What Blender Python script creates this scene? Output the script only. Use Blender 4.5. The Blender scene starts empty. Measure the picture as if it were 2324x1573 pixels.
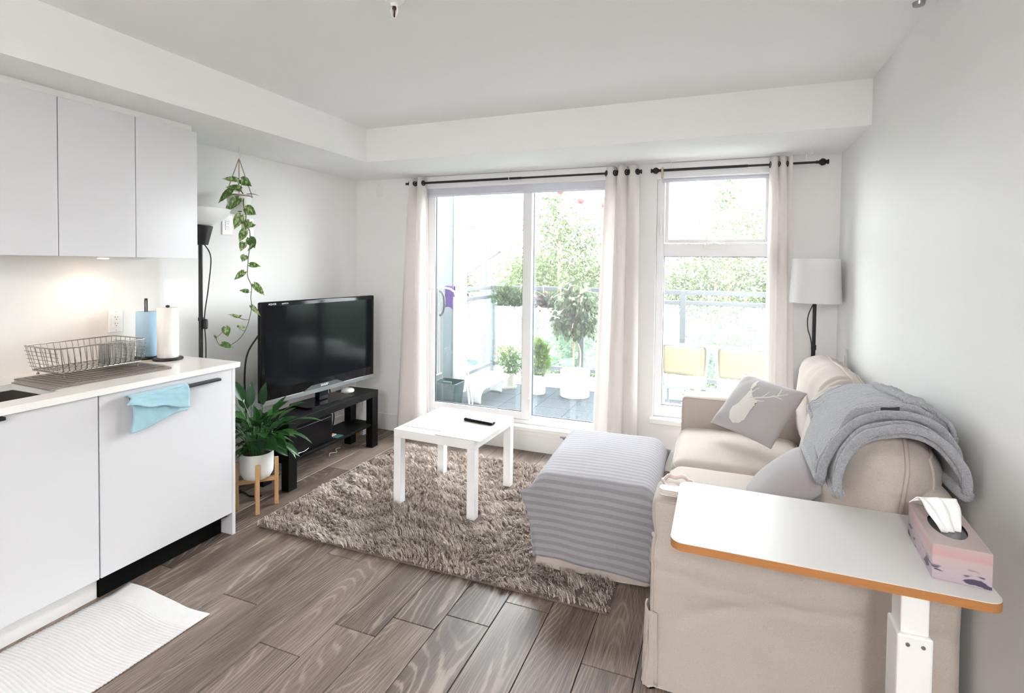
SKY, SUN, FILL_LAMP, EXPOSURE = 5.0, 0.5, 50.0, 2.12
import bpy, bmesh, math, random
import numpy as np
from math import sin, cos, pi, radians
from mathutils import Vector, Matrix, noise as mnoise

random.seed(7)
RNG = np.random.default_rng(11)
C = bpy.context.scene.collection

# ------------------------------------------------------------------ scene / camera
sc = bpy.context.scene
sc.view_settings.view_transform = 'Standard'
sc.view_settings.look = 'None'
sc.view_settings.exposure = EXPOSURE
sc.view_settings.gamma = 1.0
sc.view_settings.use_curve_mapping = False
cy = sc.cycles
cy.max_bounces = 10
cy.diffuse_bounces = 6
cy.glossy_bounces = 4
cy.transmission_bounces = 6
cy.transparent_max_bounces = 16
cy.caustics_reflective = False
cy.caustics_refractive = False
cy.sample_clamp_indirect = 8.0
cy.use_denoising = True
cy.use_adaptive_sampling = True
cy.adaptive_threshold = 0.02

EYE, YAW, PITCH, ROLL = 1.4542, .3744, .026, .0117
fw = Vector((-sin(YAW)*cos(PITCH), cos(YAW)*cos(PITCH), -sin(PITCH)))
rt0 = Vector((cos(YAW), sin(YAW), 0)); up0 = rt0.cross(fw)
rt = rt0*cos(ROLL)+up0*sin(ROLL); up = up0*cos(ROLL)-rt0*sin(ROLL)
cam_data = bpy.data.cameras.new('camera'); cam = bpy.data.objects.new('camera', cam_data); C.objects.link(cam)
cam.matrix_world = Matrix(((rt.x, up.x, -fw.x, 0), (rt.y, up.y, -fw.y, 0), (rt.z, up.z, -fw.z, EYE), (0, 0, 0, 1)))
cam_data.sensor_fit = 'HORIZONTAL'; cam_data.sensor_width = 36.0
cam_data.lens = 36.0*1195.54/2324
cam_data.shift_y = -152.78/2324
cam_data.clip_start = 0.02; cam_data.clip_end = 300
sc.camera = cam

# ------------------------------------------------------------------ materials
def new_mat(name):
    m = bpy.data.materials.new(name); m.use_nodes = True
    nt = m.node_tree; nt.nodes.clear()
    return m, nt
def N(nt, kind, **kw):
    n = nt.nodes.new(kind)
    for k, v in kw.items():
        if k in n.inputs: n.inputs[k].default_value = v
        else: setattr(n, k, v)
    return n
def L(nt, a, b): nt.links.new(a, b)
def rgb(c): return (c[0], c[1], c[2], 1.0)

def pmat(name, col, rough=.5, metal=0.0, spec=.5, bump=0.0, bscale=200.0, var=0.0, vscale=4.0, sheen=0.0, coat=0.0, emit=None, estr=0.0, stretch=None, alpha=1.0, bdist=.002):
    """principled material with soft colour variation and a fine noise bump"""
    m, nt = new_mat(name)
    out = N(nt, 'ShaderNodeOutputMaterial'); b = N(nt, 'ShaderNodeBsdfPrincipled')
    b.inputs['Base Color'].default_value = rgb(col); b.inputs['Roughness'].default_value = rough
    b.inputs['Metallic'].default_value = metal; b.inputs['Specular IOR Level'].default_value = spec
    b.inputs['Sheen Weight'].default_value = sheen; b.inputs['Coat Weight'].default_value = coat
    b.inputs['Alpha'].default_value = alpha
    if emit: b.inputs['Emission Color'].default_value = rgb(emit); b.inputs['Emission Strength'].default_value = estr
    L(nt, b.outputs[0], out.inputs[0])
    tc = N(nt, 'ShaderNodeTexCoord'); src = tc.outputs['Object']
    if stretch:
        mp = N(nt, 'ShaderNodeMapping'); mp.inputs['Scale'].default_value = stretch; L(nt, src, mp.inputs[0]); src = mp.outputs[0]
    if var > 0:
        nz = N(nt, 'ShaderNodeTexNoise', Scale=vscale, Detail=4.0); L(nt, src, nz.inputs['Vector'])
        mx = N(nt, 'ShaderNodeMix', data_type='RGBA'); mx.inputs[6].default_value = rgb([c*(1-var) for c in col]); mx.inputs[7].default_value = rgb([min(1, c*(1+var)) for c in col])
        L(nt, nz.outputs['Fac'], mx.inputs[0]); L(nt, mx.outputs[2], b.inputs['Base Color'])
    if bump > 0:
        nb = N(nt, 'ShaderNodeTexNoise', Scale=bscale, Detail=3.0); L(nt, src, nb.inputs['Vector'])
        bp = N(nt, 'ShaderNodeBump', Strength=bump, Distance=bdist); L(nt, nb.outputs['Fac'], bp.inputs['Height']); L(nt, bp.outputs[0], b.inputs['Normal'])
    return m

def fabric(name, col, weave=900.0, bump=.35, var=.06, rough=.95, sheen=.15, fleck=.12, trans=0.0):
    """woven cloth: crossed fine waves in the bump, flecked yarn colour"""
    m, nt = new_mat(name)
    out = N(nt, 'ShaderNodeOutputMaterial'); b = N(nt, 'ShaderNodeBsdfPrincipled', Roughness=rough)
    b.inputs['Specular IOR Level'].default_value = .15; b.inputs['Sheen Weight'].default_value = sheen
    tc = N(nt, 'ShaderNodeTexCoord')
    n1 = N(nt, 'ShaderNodeTexNoise', Scale=weave, Detail=2.0); L(nt, tc.outputs['Object'], n1.inputs['Vector'])
    n2 = N(nt, 'ShaderNodeTexNoise', Scale=7.0, Detail=4.0); L(nt, tc.outputs['Object'], n2.inputs['Vector'])
    r1 = N(nt, 'ShaderNodeMix', data_type='RGBA'); r1.inputs[6].default_value = rgb([c*(1-fleck) for c in col]); r1.inputs[7].default_value = rgb([min(1, c*(1+fleck)) for c in col])
    L(nt, n1.outputs['Fac'], r1.inputs[0])
    r2 = N(nt, 'ShaderNodeMix', data_type='RGBA', blend_type='MULTIPLY'); r2.inputs[0].default_value = 1.0
    cr = N(nt, 'ShaderNodeMapRange'); cr.inputs[3].default_value = 1-var; cr.inputs[4].default_value = 1+var; L(nt, n2.outputs['Fac'], cr.inputs[0])
    L(nt, r1.outputs[2], r2.inputs[6]); L(nt, cr.outputs[0], r2.inputs[7]); L(nt, r2.outputs[2], b.inputs['Base Color'])
    bp = N(nt, 'ShaderNodeBump', Strength=bump, Distance=.002); L(nt, n1.outputs['Fac'], bp.inputs['Height']); L(nt, bp.outputs[0], b.inputs['Normal'])
    if trans > 0:
        t = N(nt, 'ShaderNodeBsdfTranslucent'); t.inputs[0].default_value = rgb(col); ms = N(nt, 'ShaderNodeMixShader'); ms.inputs[0].default_value = trans
        L(nt, b.outputs[0], ms.inputs[1]); L(nt, t.outputs[0], ms.inputs[2]); L(nt, ms.outputs[0], out.inputs[0])
    else: L(nt, b.outputs[0], out.inputs[0])
    return m

def glassmat(name, tint=(1, 1, 1), refl=.06, milk=.0):
    """clear pane: mostly see-through, a fresnel sheen and a little painted milky haze"""
    m, nt = new_mat(name)
    out = N(nt, 'ShaderNodeOutputMaterial'); t = N(nt, 'ShaderNodeBsdfTransparent'); t.inputs[0].default_value = rgb(tint)
    g = N(nt, 'ShaderNodeBsdfGlossy', Roughness=.02); g.inputs[0].default_value = (1, 1, 1, 1)
    lw = N(nt, 'ShaderNodeLayerWeight', Blend=.12); mr = N(nt, 'ShaderNodeMapRange'); mr.inputs[3].default_value = refl*.6; mr.inputs[4].default_value = .5
    L(nt, lw.outputs['Fresnel'], mr.inputs[0])
    ms = N(nt, 'ShaderNodeMixShader'); L(nt, mr.outputs[0], ms.inputs[0]); L(nt, t.outputs[0], ms.inputs[1]); L(nt, g.outputs[0], ms.inputs[2])
    last = ms.outputs[0]
    if milk > 0:  # white veil mixed in to wash out the view beyond
        d = N(nt, 'ShaderNodeBsdfTranslucent'); d.inputs[0].default_value = (.95, .97, 1, 1)
        m2 = N(nt, 'ShaderNodeMixShader'); m2.inputs[0].default_value = milk; L(nt, last, m2.inputs[1]); L(nt, d.outputs[0], m2.inputs[2]); last = m2.outputs[0]
    L(nt, last, out.inputs[0])
    return m

def island_mat(name, cols, rough=.8, trans=.0, spec=.3):
    """each loose leaf or fibre takes its own colour from the ramp"""
    m, nt = new_mat(name)
    out = N(nt, 'ShaderNodeOutputMaterial'); b = N(nt, 'ShaderNodeBsdfPrincipled', Roughness=rough); b.inputs['Specular IOR Level'].default_value = spec
    ge = N(nt, 'ShaderNodeNewGeometry'); rp = N(nt, 'ShaderNodeValToRGB')
    el = rp.color_ramp.elements
    el[0].color = rgb(cols[0]); el[1].color = rgb(cols[-1])
    for i, c in enumerate(cols[1:-1]):
        e = el.new((i+1)/(len(cols)-1)); e.color = rgb(c)
    L(nt, ge.outputs['Random Per Island'], rp.inputs[0]); L(nt, rp.outputs[0], b.inputs['Base Color'])
    if trans > 0:
        t = N(nt, 'ShaderNodeBsdfTranslucent'); L(nt, rp.outputs[0], t.inputs[0]); ms = N(nt, 'ShaderNodeMixShader'); ms.inputs[0].default_value = trans
        L(nt, b.outputs[0], ms.inputs[1]); L(nt, t.outputs[0], ms.inputs[2]); L(nt, ms.outputs[0], out.inputs[0])
    else: L(nt, b.outputs[0], out.inputs[0])
    return m

# ------------------------------------------------------------------ object helpers
def tag(o, label=None, cat=None, group=None, kind=None):
    if label: o['label'] = label
    if cat: o['category'] = cat
    if group: o['group'] = group
    if kind: o['kind'] = kind
    return o

def thing(name, label, cat, loc=(0, 0, 0), rotz=0.0, group=None, rot=None):
    o = bpy.data.objects.new(name, None); C.objects.link(o); o.empty_display_size = .1
    o.location = loc; o.rotation_euler = rot if rot else (0, 0, rotz)
    o.matrix_basis = Matrix.Translation(loc) @ (rot.to_matrix().to_4x4() if hasattr(rot, 'to_matrix') else Matrix.Rotation(rotz, 4, 'Z'))
    return tag(o, label, cat, group)

def wm(o):
    m = o.matrix_basis.copy()
    while o.parent: o = o.parent; m = o.matrix_basis @ m
    return m

def obj(name, bm, mats, parent=None, world=True, smooth=None, subd=0, solid=0.0):
    """one mesh object out of a bmesh; geometry in world coordinates unless world=False (then local to the parent)"""
    me = bpy.data.meshes.new(name)
    if isinstance(bm, bpy.types.Mesh): me = bm; me.name = name
    else: bm.to_mesh(me); bm.free()
    for m in (mats if isinstance(mats, (list, tuple)) else [mats]): me.materials.append(m)
    o = bpy.data.objects.new(name, me); C.objects.link(o)
    if parent is not None:
        o.parent = parent
        if world: me.transform(wm(parent).inverted())
    if smooth is not None:
        me.shade_smooth()
        if smooth < 180: me.set_sharp_from_angle(angle=radians(smooth))
    if solid:
        s = o.modifiers.new('thickness', 'SOLIDIFY'); s.thickness = solid; s.offset = 0
    if subd:
        s = o.modifiers.new('rounding', 'SUBSURF'); s.levels = subd; s.render_levels = subd
    return o

def structure(name, bm, mats, parent=None, smooth=None, label=None):
    o = obj(name, bm, mats, parent, smooth=smooth)
    if parent is None: o['kind'] = 'structure'
    if label: o['label'] = label
    return o

def copy_tree(o, parent=None):
    c = o.copy(); C.objects.link(c); c.parent = parent
    for ch in list(o.children): copy_tree(ch, c)
    return c

# ------------------------------------------------------------------ mesh helpers
def BM(): return bmesh.new()

def box(bm, lo, hi, bev=0.0, seg=2, M=None, mi=0):
    vs = bmesh.ops.create_cube(bm, size=1.0)['verts']
    c = [(a+b)/2 for a, b in zip(lo, hi)]; s = [abs(b-a) for a, b in zip(lo, hi)]
    for v in vs: v.co = Vector((c[0]+v.co.x*s[0], c[1]+v.co.y*s[1], c[2]+v.co.z*s[2]))
    fs = list({f for v in vs for f in v.link_faces})
    if bev > 0:
        es = list({e for v in vs for e in v.link_edges})
        r = bmesh.ops.bevel(bm, geom=es, offset=bev, segments=seg, profile=.5, affect='EDGES')
        fs = list(set([f for f in fs if f.is_valid]) | set(r['faces'])); vs = list({v for f in fs for v in f.verts})
    for f in fs:
        if f.is_valid: f.material_index = mi
    if M is not None:
        for v in vs: v.co = M @ v.co
    return vs

def tube(bm, pts, r, n=8, caps=True, closed=False, mi=0):
    """round bar swept along points; r may be one radius or one per point"""
    pts = [Vector(p) for p in pts]; k = len(pts)
    rs = r if isinstance(r, (list, tuple)) else [r]*k
    rings = []; prev = None
    for i, p in enumerate(pts):
        if closed: d = (pts[(i+1) % k]-pts[(i-1) % k])
        else: d = pts[min(i+1, k-1)]-pts[max(i-1, 0)]
        d.normalize()
        if prev is None: a = d.orthogonal().normalized()
        else:
            a = prev-d*prev.dot(d)
            if a.length < 1e-6: a = d.orthogonal()
            a.normalize()
        prev = a; b = d.cross(a)
        rings.append([bm.verts.new(p+(a*cos(2*pi*j/n)+b*sin(2*pi*j/n))*rs[i]) for j in range(n)])
    for i in range(k if closed else k-1):
        A, B = rings[i], rings[(i+1) % k]
        for j in range(n):
            f = bm.faces.new((A[j], A[(j+1) % n], B[(j+1) % n], B[j])); f.material_index = mi
    if caps and not closed:
        bm.faces.new(rings[0][::-1]).material_index = mi; bm.faces.new(rings[-1]).material_index = mi
    return bm

def lathe(bm, prof, c=(0, 0, 0), n=32, M=None, close=False, mi=0):
    """profile of (radius, height) turned about the z axis through c"""
    rings = []
    for (r, z) in prof:
        if r < 1e-5: rings.append([bm.verts.new((c[0], c[1], c[2]+z))])
        else: rings.append([bm.verts.new((c[0]+r*cos(2*pi*j/n), c[1]+r*sin(2*pi*j/n), c[2]+z)) for j in range(n)])
    for A, B in zip(rings[:-1], rings[1:]):
        for j in range(n):
            a0, a1 = A[j % len(A)], A[(j+1) % len(A)]; b0, b1 = B[j % len(B)], B[(j+1) % len(B)]
            vs = []
            for v in (a0, a1, b1, b0):
                if v not in vs: vs.append(v)
            if len(vs) > 2: bm.faces.new(vs).material_index = mi
    if M is not None:
        for R_ in rings:
            for v in R_: v.co = M @ v.co
    bmesh.ops.recalc_face_normals(bm, faces=bm.faces[:])
    return bm

def cyl(bm, p, r, h, n=24, bev=0.0, mi=0):
    b = bev
    pr = [(0, 0), (r-b, 0), (r, b), (r, h-b), (r-b, h), (0, h)] if b else [(0, 0), (r, 0), (r, h), (0, h)]
    return lathe(bm, pr, p, n, mi=mi)

def grid(bm, nu, nv, fn, mi=0, closed_u=False):
    V = [[bm.verts.new(fn(i/(nu if closed_u else nu), j/nv)) for j in range(nv+1)] for i in range(nu if closed_u else nu+1)]
    for i in range(nu):
        for j in range(nv):
            a, b = V[i], V[(i+1) % len(V)]
            bm.faces.new((a[j], b[j], b[j+1], a[j+1])).material_index = mi
    return V

def prism(bm, poly, z0, z1, bev=0.0, mi=0, mi_side=None, M=None):
    """flat outline (x, y) extruded from z0 to z1"""
    A = [bm.verts.new((x, y, z0)) for x, y in poly]; B = [bm.verts.new((x, y, z1)) for x, y in poly]
    n = len(poly); fs = []
    f = bm.faces.new(A[::-1]); f.material_index = mi; fs.append(f)
    f = bm.faces.new(B); f.material_index = mi; fs.append(f)
    for i in range(n):
        f = bm.faces.new((A[i], A[(i+1) % n], B[(i+1) % n], B[i])); f.material_index = mi if mi_side is None else mi_side
    if M is not None:
        for v in A+B: v.co = M @ v.co
    return A+B

def rrect(x0, y0, x1, y1, r, n=6):
    out = []
    for cx, cyy, a0 in ((x1-r, y0+r, -pi/2), (x1-r, y1-r, 0), (x0+r, y1-r, pi/2), (x0+r, y0+r, pi)):
        out += [(cx+r*cos(a0+pi/2*i/n), cyy+r*sin(a0+pi/2*i/n)) for i in range(n+1)]
    return out

def soft_box(bm, lo, hi, r, nf=8, ne=4, bulge=(0, 0, 0), fn=None, M=None, flat=False):
    """upholstery block: rounded edges, puffed faces, then fn(pos, normal) adds folds along the normal; flat keeps the foot square.
    Returns surf(p): the finished surface point over a point p of the sharp box, lifted by off"""
    h = [(b-a)/2 for a, b in zip(lo, hi)]; c = Vector([(a+b)/2 for a, b in zip(lo, hi)])
    rmin = min(min(r, .98*x) for x in h)
    def samples(H):
        inn = H-rmin; s = [-H+rmin*i/ne for i in range(ne)]
        return s+[-inn+2*inn*i/nf for i in range(nf+1)]+[-x for x in s[::-1]]
    S = [samples(x) for x in h]; cache = {}
    def surf(p, off=0.0):
        q = Vector(p); inn = Vector([max(-(h[i]-rmin), min(h[i]-rmin, q[i])) for i in range(3)])
        d = q-inn; foot = 0.0
        if flat and d.z < 0: foot = d.z; d.z = 0
        L_ = d.length; nrm = d/L_ if L_ > 1e-9 else (Vector((0, 0, -1)) if foot else Vector((0, 0, 1)))
        pos = inn+(nrm*rmin if L_ > 1e-9 or not foot else Vector())+Vector((0, 0, foot))
        for i in range(3):
            if bulge[i]:
                j, k2 = [x for x in range(3) if x != i]
                pos[i] += bulge[i]*(1-min(1, abs(pos[j]/h[j]))**2)*(1-min(1, abs(pos[k2]/h[k2]))**2)*nrm[i]
        pos = pos+c
        if fn and not (foot and L_ <= 1e-9): pos = pos+nrm*fn(pos, nrm)
        pos = pos+nrm*off
        return pos if M is None else M @ pos
    def vert(p):
        k = tuple(round(x, 5) for x in p)
        if k not in cache: cache[k] = bm.verts.new(surf(p))
        return cache[k]
    for ax in range(3):
        j, k = [x for x in range(3) if x != ax]
        for sg in (-1, 1):
            for a in range(len(S[j])-1):
                for b in range(len(S[k])-1):
                    P = []
                    for (u, w) in ((a, b), (a+1, b), (a+1, b+1), (a, b+1)):
                        p = [0, 0, 0]; p[ax] = sg*h[ax]; p[j] = S[j][u]; p[k] = S[k][w]; P.append(vert(p))
                    if len(set(P)) == 4:
                        try: bm.faces.new(P if (sg > 0) == (ax != 1) else P[::-1])
                        except ValueError: pass
    surf.h = h
    return surf

def ring(surf, ax, at, off=.003, step=.03):
    """closed line of surface points round the block where coordinate ax equals at (measured from the block's middle)"""
    j, k = [x for x in range(3) if x != ax]; hj, hk = surf.h[j], surf.h[k]; out = []
    cs = [(-hj, -hk), (hj, -hk), (hj, hk), (-hj, hk)]
    for (a0, b0), (a1, b1) in zip(cs, cs[1:]+cs[:1]):
        n = max(2, int(math.hypot(a1-a0, b1-b0)/step))
        for i in range(n):
            p = [0, 0, 0]; p[ax] = at; p[j] = a0+(a1-a0)*i/n; p[k] = b0+(b1-b0)*i/n; out.append(surf(p, off))
    return out

def nz(p, s=1.0, o=0.0): return mnoise.noise(Vector((p[0]*s+o, p[1]*s+o*.7, p[2]*s-o)))

def mesh_np(name, verts, quads=None, tris=None):
    """mesh straight from numpy arrays (for fibres and leaves)"""
    me = bpy.data.meshes.new(name); verts = np.asarray(verts, np.float32)
    me.vertices.add(len(verts)); me.vertices.foreach_set('co', verts.ravel())
    idx = []; tot = []
    if quads is not None and len(quads): idx.append(np.asarray(quads, np.int32).ravel()); tot.append(np.full(len(quads), 4, np.int32))
    if tris is not None and len(tris): idx.append(np.asarray(tris, np.int32).ravel()); tot.append(np.full(len(tris), 3, np.int32))
    idx = np.concatenate(idx); tot = np.concatenate(tot); st = np.concatenate([[0], np.cumsum(tot)[:-1]]).astype(np.int32)
    me.loops.add(len(idx)); me.loops.foreach_set('vertex_index', idx)
    me.polygons.add(len(tot)); me.polygons.foreach_set('loop_start', st); me.polygons.foreach_set('loop_total', tot)
    me.update(calc_edges=True); me.validate()
    return me

def bez(p0, p1, p2, n=10):
    p0, p1, p2 = Vector(p0), Vector(p1), Vector(p2)
    return [p0*(1-t)**2+p1*2*t*(1-t)+p2*t*t for t in [i/n for i in range(n+1)]]

def spline(pts, n=6):
    """smooth curve through the points"""
    P = [Vector(p) for p in pts]; out = []
    for i in range(len(P)-1):
        a, b, c_, d = P[max(i-1, 0)], P[i], P[i+1], P[min(i+2, len(P)-1)]
        for k in range(n):
            t = k/n; out.append(.5*((2*b)+(c_-a)*t+(2*a-5*b+4*c_-d)*t*t+(3*b-a-3*c_+d)*t**3))
    out.append(P[-1]); return out
# ------------------------------------------------------------------ the materials of the place
M = {}
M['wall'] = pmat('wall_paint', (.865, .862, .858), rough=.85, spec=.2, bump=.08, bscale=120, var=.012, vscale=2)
M['wall_satin_dimmed'] = pmat('wall_paint_satin_dimmed', (.755, .758, .750), rough=.62, spec=.22, bump=.10, bscale=90, var=.012, vscale=2)  # same paint as the other walls, darkened for the dimmer light here
M['ceil'] = pmat('ceiling_paint', (.87, .865, .862), rough=.9, spec=.15, bump=.06, bscale=150)
M['trim'] = pmat('trim_paint', (.86, .86, .85), rough=.4, spec=.4)
M['frame'] = pmat('white_vinyl', (.87, .87, .88), rough=.35, spec=.45)
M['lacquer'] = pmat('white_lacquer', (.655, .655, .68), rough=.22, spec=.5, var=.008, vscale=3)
M['cabbody'] = pmat('cabinet_carcass', (.80, .80, .80), rough=.5)
M['quartz'] = pmat('white_quartz', (.84, .825, .80), rough=.18, spec=.5, var=.025, vscale=140)
M['splash'] = pmat('splash_panel', (.74, .725, .70), rough=.38, spec=.4, var=.02, vscale=90)
M['steel'] = pmat('brushed_steel', (.36, .35, .34), rough=.28, metal=1.0, bump=.05, bscale=400)
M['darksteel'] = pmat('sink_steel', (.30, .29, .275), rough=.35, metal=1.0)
M['black'] = pmat('black_metal', (.012, .012, .013), rough=.42, spec=.4)
M['blackgloss'] = pmat('black_gloss_plastic', (.004, .004, .005), rough=.12, spec=.2)
M['screen'] = pmat('tv_glass', (.0025, .003, .0045), rough=.10, spec=.10)
M['blackwood'] = pmat('black_brown_foil', (.004, .0037, .0037), rough=.40, spec=.10, bump=.05, bscale=60, stretch=(1, 18, 18))
M['blackmatte'] = pmat('matte_black', (.004, .004, .004), rough=.8, spec=.1)
M['acrylic'] = pmat('smoky_acrylic_edge', (.17, .18, .18), rough=.12, spec=.6)
M['whiteplastic'] = pmat('white_plastic', (.82, .82, .815), rough=.35, spec=.45)
M['ceramic'] = pmat('matte_white_ceramic', (.70, .695, .68), rough=.5, spec=.4, bump=.06, bscale=80)
M['bamboo'] = pmat('bamboo', (.56, .33, .15), rough=.45, var=.18, vscale=14, stretch=(6, 6, 1))
M['whitefoil'] = pmat('white_table_foil', (.88, .88, .885), rough=.30, spec=.45)
M['deskedge'] = pmat('orange_beech_edge', (.40, .17, .05), rough=.45, var=.25, vscale=30, stretch=(1, 12, 30))
M['desktop'] = pmat('white_laminate', (.67, .665, .655), rough=.34, spec=.45, bump=.03, bscale=500)
M['paper'] = pmat('cream_paper', (.45, .44, .40), rough=.8, var=.04, vscale=60)
M['whitepaper'] = pmat('white_paper', (.85, .85, .85), rough=.8)
M['papertowel'] = pmat('paper_towel', (.85, .83, .81), rough=.95, bump=.5, bscale=120)
M['bluetowel'] = pmat('blue_towel_roll', (.36, .53, .68), rough=.95, bump=.5, bscale=140, var=.05)
M['microfibre'] = pmat('blue_microfibre', (.34, .56, .66), rough=1.0, bump=.8, bscale=420, var=.10, vscale=30, sheen=.4)
M['sofa'] = fabric('beige_slipcover', (.505, .45, .41), weave=380, bump=.5, fleck=.20, var=.05)
M['sofapipe'] = fabric('beige_piping', (.49, .43, .39), weave=520, bump=.3)
M['fleece'] = pmat('grey_fleece', (.34, .35, .38), rough=1.0, bump=1.0, bdist=.008, bscale=190, var=.30, vscale=120, sheen=.6)
M['fleecedark'] = pmat('dark_blanket_label', (.05, .05, .06), rough=.9)
M['knit'] = fabric('grey_knit', (.40, .375, .385), weave=420, bump=.5, fleck=.12)
M['cotton'] = fabric('grey_cotton', (.45, .43, .435), weave=700, bump=.35, fleck=.08)
M['motif'] = fabric('cream_print', (.72, .69, .655), weave=700, bump=.3, fleck=.05)
M['curtain'] = fabric('ivory_curtain', (.90, .868, .855), weave=700, bump=.25, fleck=.03, var=.02, trans=.42)
M['shade'] = fabric('white_lamp_shade', (.94, .94, .94), weave=600, bump=.12, fleck=.015, trans=.5)
M['blind'] = fabric('pale_blind_fabric', (.78, .78, .83), weave=700, bump=.1, fleck=.02, trans=.45)
M['mat'] = pmat('white_bath_mat', (.68, .675, .67), rough=1.0, bump=.7, bscale=220, var=.05, vscale=40)
M['rugbase'] = pmat('rug_backing', (.15, .12, .105), rough=1.0, bump=.5, bscale=200)
M['rugpile'] = island_mat('taupe_shag', [(.26, .205, .175), (.52, .44, .395), (.74, .66, .61), (.92, .87, .83)], rough=.75, trans=.1)
M['soil'] = pmat('potting_soil', (.035, .025, .018), rough=1.0, bump=1.0, bscale=90)
M['rope'] = pmat('brown_rope', (.30, .21, .18), rough=.9, bump=.6, bscale=400)
M['pink'] = pmat('pale_pink_plastic', (.78, .66, .63), rough=.4)
M['pinkwhite'] = pmat('pinkish_white_plastic', (.83, .77, .75), rough=.4)
M['tissue'] = pmat('white_tissue', (.86, .86, .86), rough=.95, bump=.3, bscale=60)
M['glass'] = glassmat('window_glass', (.985, .995, .99), refl=.06, milk=.008)
M['railglass'] = glassmat('balustrade_glass', (.86, .95, .93), refl=.08, milk=.012)
M['railmetal'] = pmat('grey_rail_paint', (.045, .053, .062), rough=.5)
M['gasket'] = pmat('dark_gasket', (.04, .055, .07), rough=.6)
M['deck'] = None
M['panelblue'] = pmat('blue_grey_panel', (.036, .048, .054), rough=.6, var=.03, vscale=3)
M['stucco'] = pmat('white_stucco', (.80, .80, .80), rough=.9, bump=.3, bscale=60)
M['purple'] = pmat('purple_cloth', (.10, .055, .21), rough=1.0, bump=.9, bscale=160, var=.12, vscale=40)
M['bin'] = pmat('dark_green_bin', (.014, .03, .03), rough=.4)
M['binlight'] = pmat('green_dustpan', (.07, .13, .12), rough=.4)
M['chairwhite'] = pmat('white_chair_plastic', (.80, .81, .80), rough=.4)
M['mint'] = pmat('mint_grey_metal', (.22, .27, .27), rough=.45)
M['yellow'] = pmat('yellow_seat_back', (.28, .228, .14), rough=.7, var=.04)
M['creampot'] = pmat('cream_pot', (.36, .34, .29), rough=.5)
M['bark'] = pmat('bark', (.32, .22, .15), rough=.9, bump=.8, bscale=60, var=.15, vscale=20)
M['road'] = pmat('pale_road', (.075, .076, .078), rough=.9, var=.06)
M['lawn'] = pmat('lawn', (.04, .06, .022), rough=1.0, var=.25, vscale=6)
M['greenpole'] = pmat('green_lamp_post', (.03, .12, .10), rough=.5)
M['roofgrey'] = pmat('grey_roof', (.42, .41, .40), rough=.8)
M['siding'] = pmat('pale_siding', (.30, .295, .28), rough=.8, bump=.4, bscale=10, stretch=(.1, .1, 6))
M['carpaint'] = pmat('silver_car_paint', (.45, .46, .48), rough=.25, metal=.3)
M['lantern'] = pmat('red_paper_lantern', (.36, .05, .05), rough=.8)
M['orange'] = pmat('orange_plastic', (.6, .25, .08), rough=.5)
M['tealcard'] = pmat('teal_card', (.03, .12, .11), rough=.5)
M['brownwood'] = pmat('brown_cardboard', (.30, .17, .09), rough=.8)

# leaves
M['lily'] = island_mat('peace_lily_leaf', [(.008, .035, .010), (.020, .085, .020), (.05, .16, .03)], rough=.32, trans=.12, spec=.5)
M['ficus'] = island_mat('variegated_leaf', [(.028, .052, .025), (.055, .085, .042), (.17, .20, .11)], rough=.5, trans=.3)
M['cypress'] = island_mat('lime_conifer', [(.08, .155, .015), (.15, .23, .035)], rough=.7, trans=.3)
M['tree'] = island_mat('tree_leaf', [(.028, .052, .016), (.058, .085, .028), (.10, .125, .055)], rough=.7, trans=.35)
M['treecool'] = island_mat('cool_tree_leaf', [(.020, .05, .023), (.04, .075, .035), (.075, .11, .06)], rough=.7, trans=.35)
M['sedge'] = island_mat('grassy_leaf', [(.03, .06, .02), (.06, .09, .037)], rough=.7, trans=.3)
M['paleherb'] = island_mat('pale_herb_leaf', [(.06, .11, .035), (.11, .16, .06)], rough=.7, trans=.3)
M['purpleleaf'] = island_mat('purple_leaf', [(.03, .015, .025), (.055, .035, .037), (.055, .065, .04)], rough=.7, trans=.2)
M['marigold'] = island_mat('yellow_flower', [(.08, .13, .04), (.12, .15, .04), (.40, .24, .02)], rough=.7, trans=.3)

def pothos_mat():
    m, nt = new_mat('marbled_pothos_leaf')
    out = N(nt, 'ShaderNodeOutputMaterial'); b = N(nt, 'ShaderNodeBsdfPrincipled', Roughness=.35)
    tc = N(nt, 'ShaderNodeTexCoord'); mp = N(nt, 'ShaderNodeMapping'); mp.inputs['Scale'].default_value = (1, 1, .45); mp.inputs['Rotation'].default_value = (.3, .5, .4)
    n = N(nt, 'ShaderNodeTexNoise', Scale=95.0, Detail=3.0); L(nt, tc.outputs['Object'], mp.inputs[0]); L(nt, mp.outputs[0], n.inputs['Vector'])
    g = N(nt, 'ShaderNodeNewGeometry')
    ad = N(nt, 'ShaderNodeMath', operation='MULTIPLY_ADD'); L(nt, g.outputs['Random Per Island'], ad.inputs[0]); ad.inputs[1].default_value = .16; L(nt, n.outputs['Fac'], ad.inputs[2])
    r = N(nt, 'ShaderNodeValToRGB'); e = r.color_ramp.elements
    e[0].position = .48; e[0].color = (.045, .125, .018, 1); e[1].position = .72; e[1].color = (.42, .50, .24, 1)
    k = e.new(.58); k.color = (.10, .21, .035, 1)
    L(nt, ad.outputs[0], r.inputs[0]); L(nt, r.outputs[0], b.inputs['Base Color'])
    t = N(nt, 'ShaderNodeBsdfTranslucent'); L(nt, r.outputs[0], t.inputs[0]); ms = N(nt, 'ShaderNodeMixShader'); ms.inputs[0].default_value = .18
    L(nt, b.outputs[0], ms.inputs[1]); L(nt, t.outputs[0], ms.inputs[2]); L(nt, ms.outputs[0], out.inputs[0])
    return m
M['pothos'] = pothos_mat()
M['vine'] = pmat('vine_stem', (.06, .085, .03), rough=.6)

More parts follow.
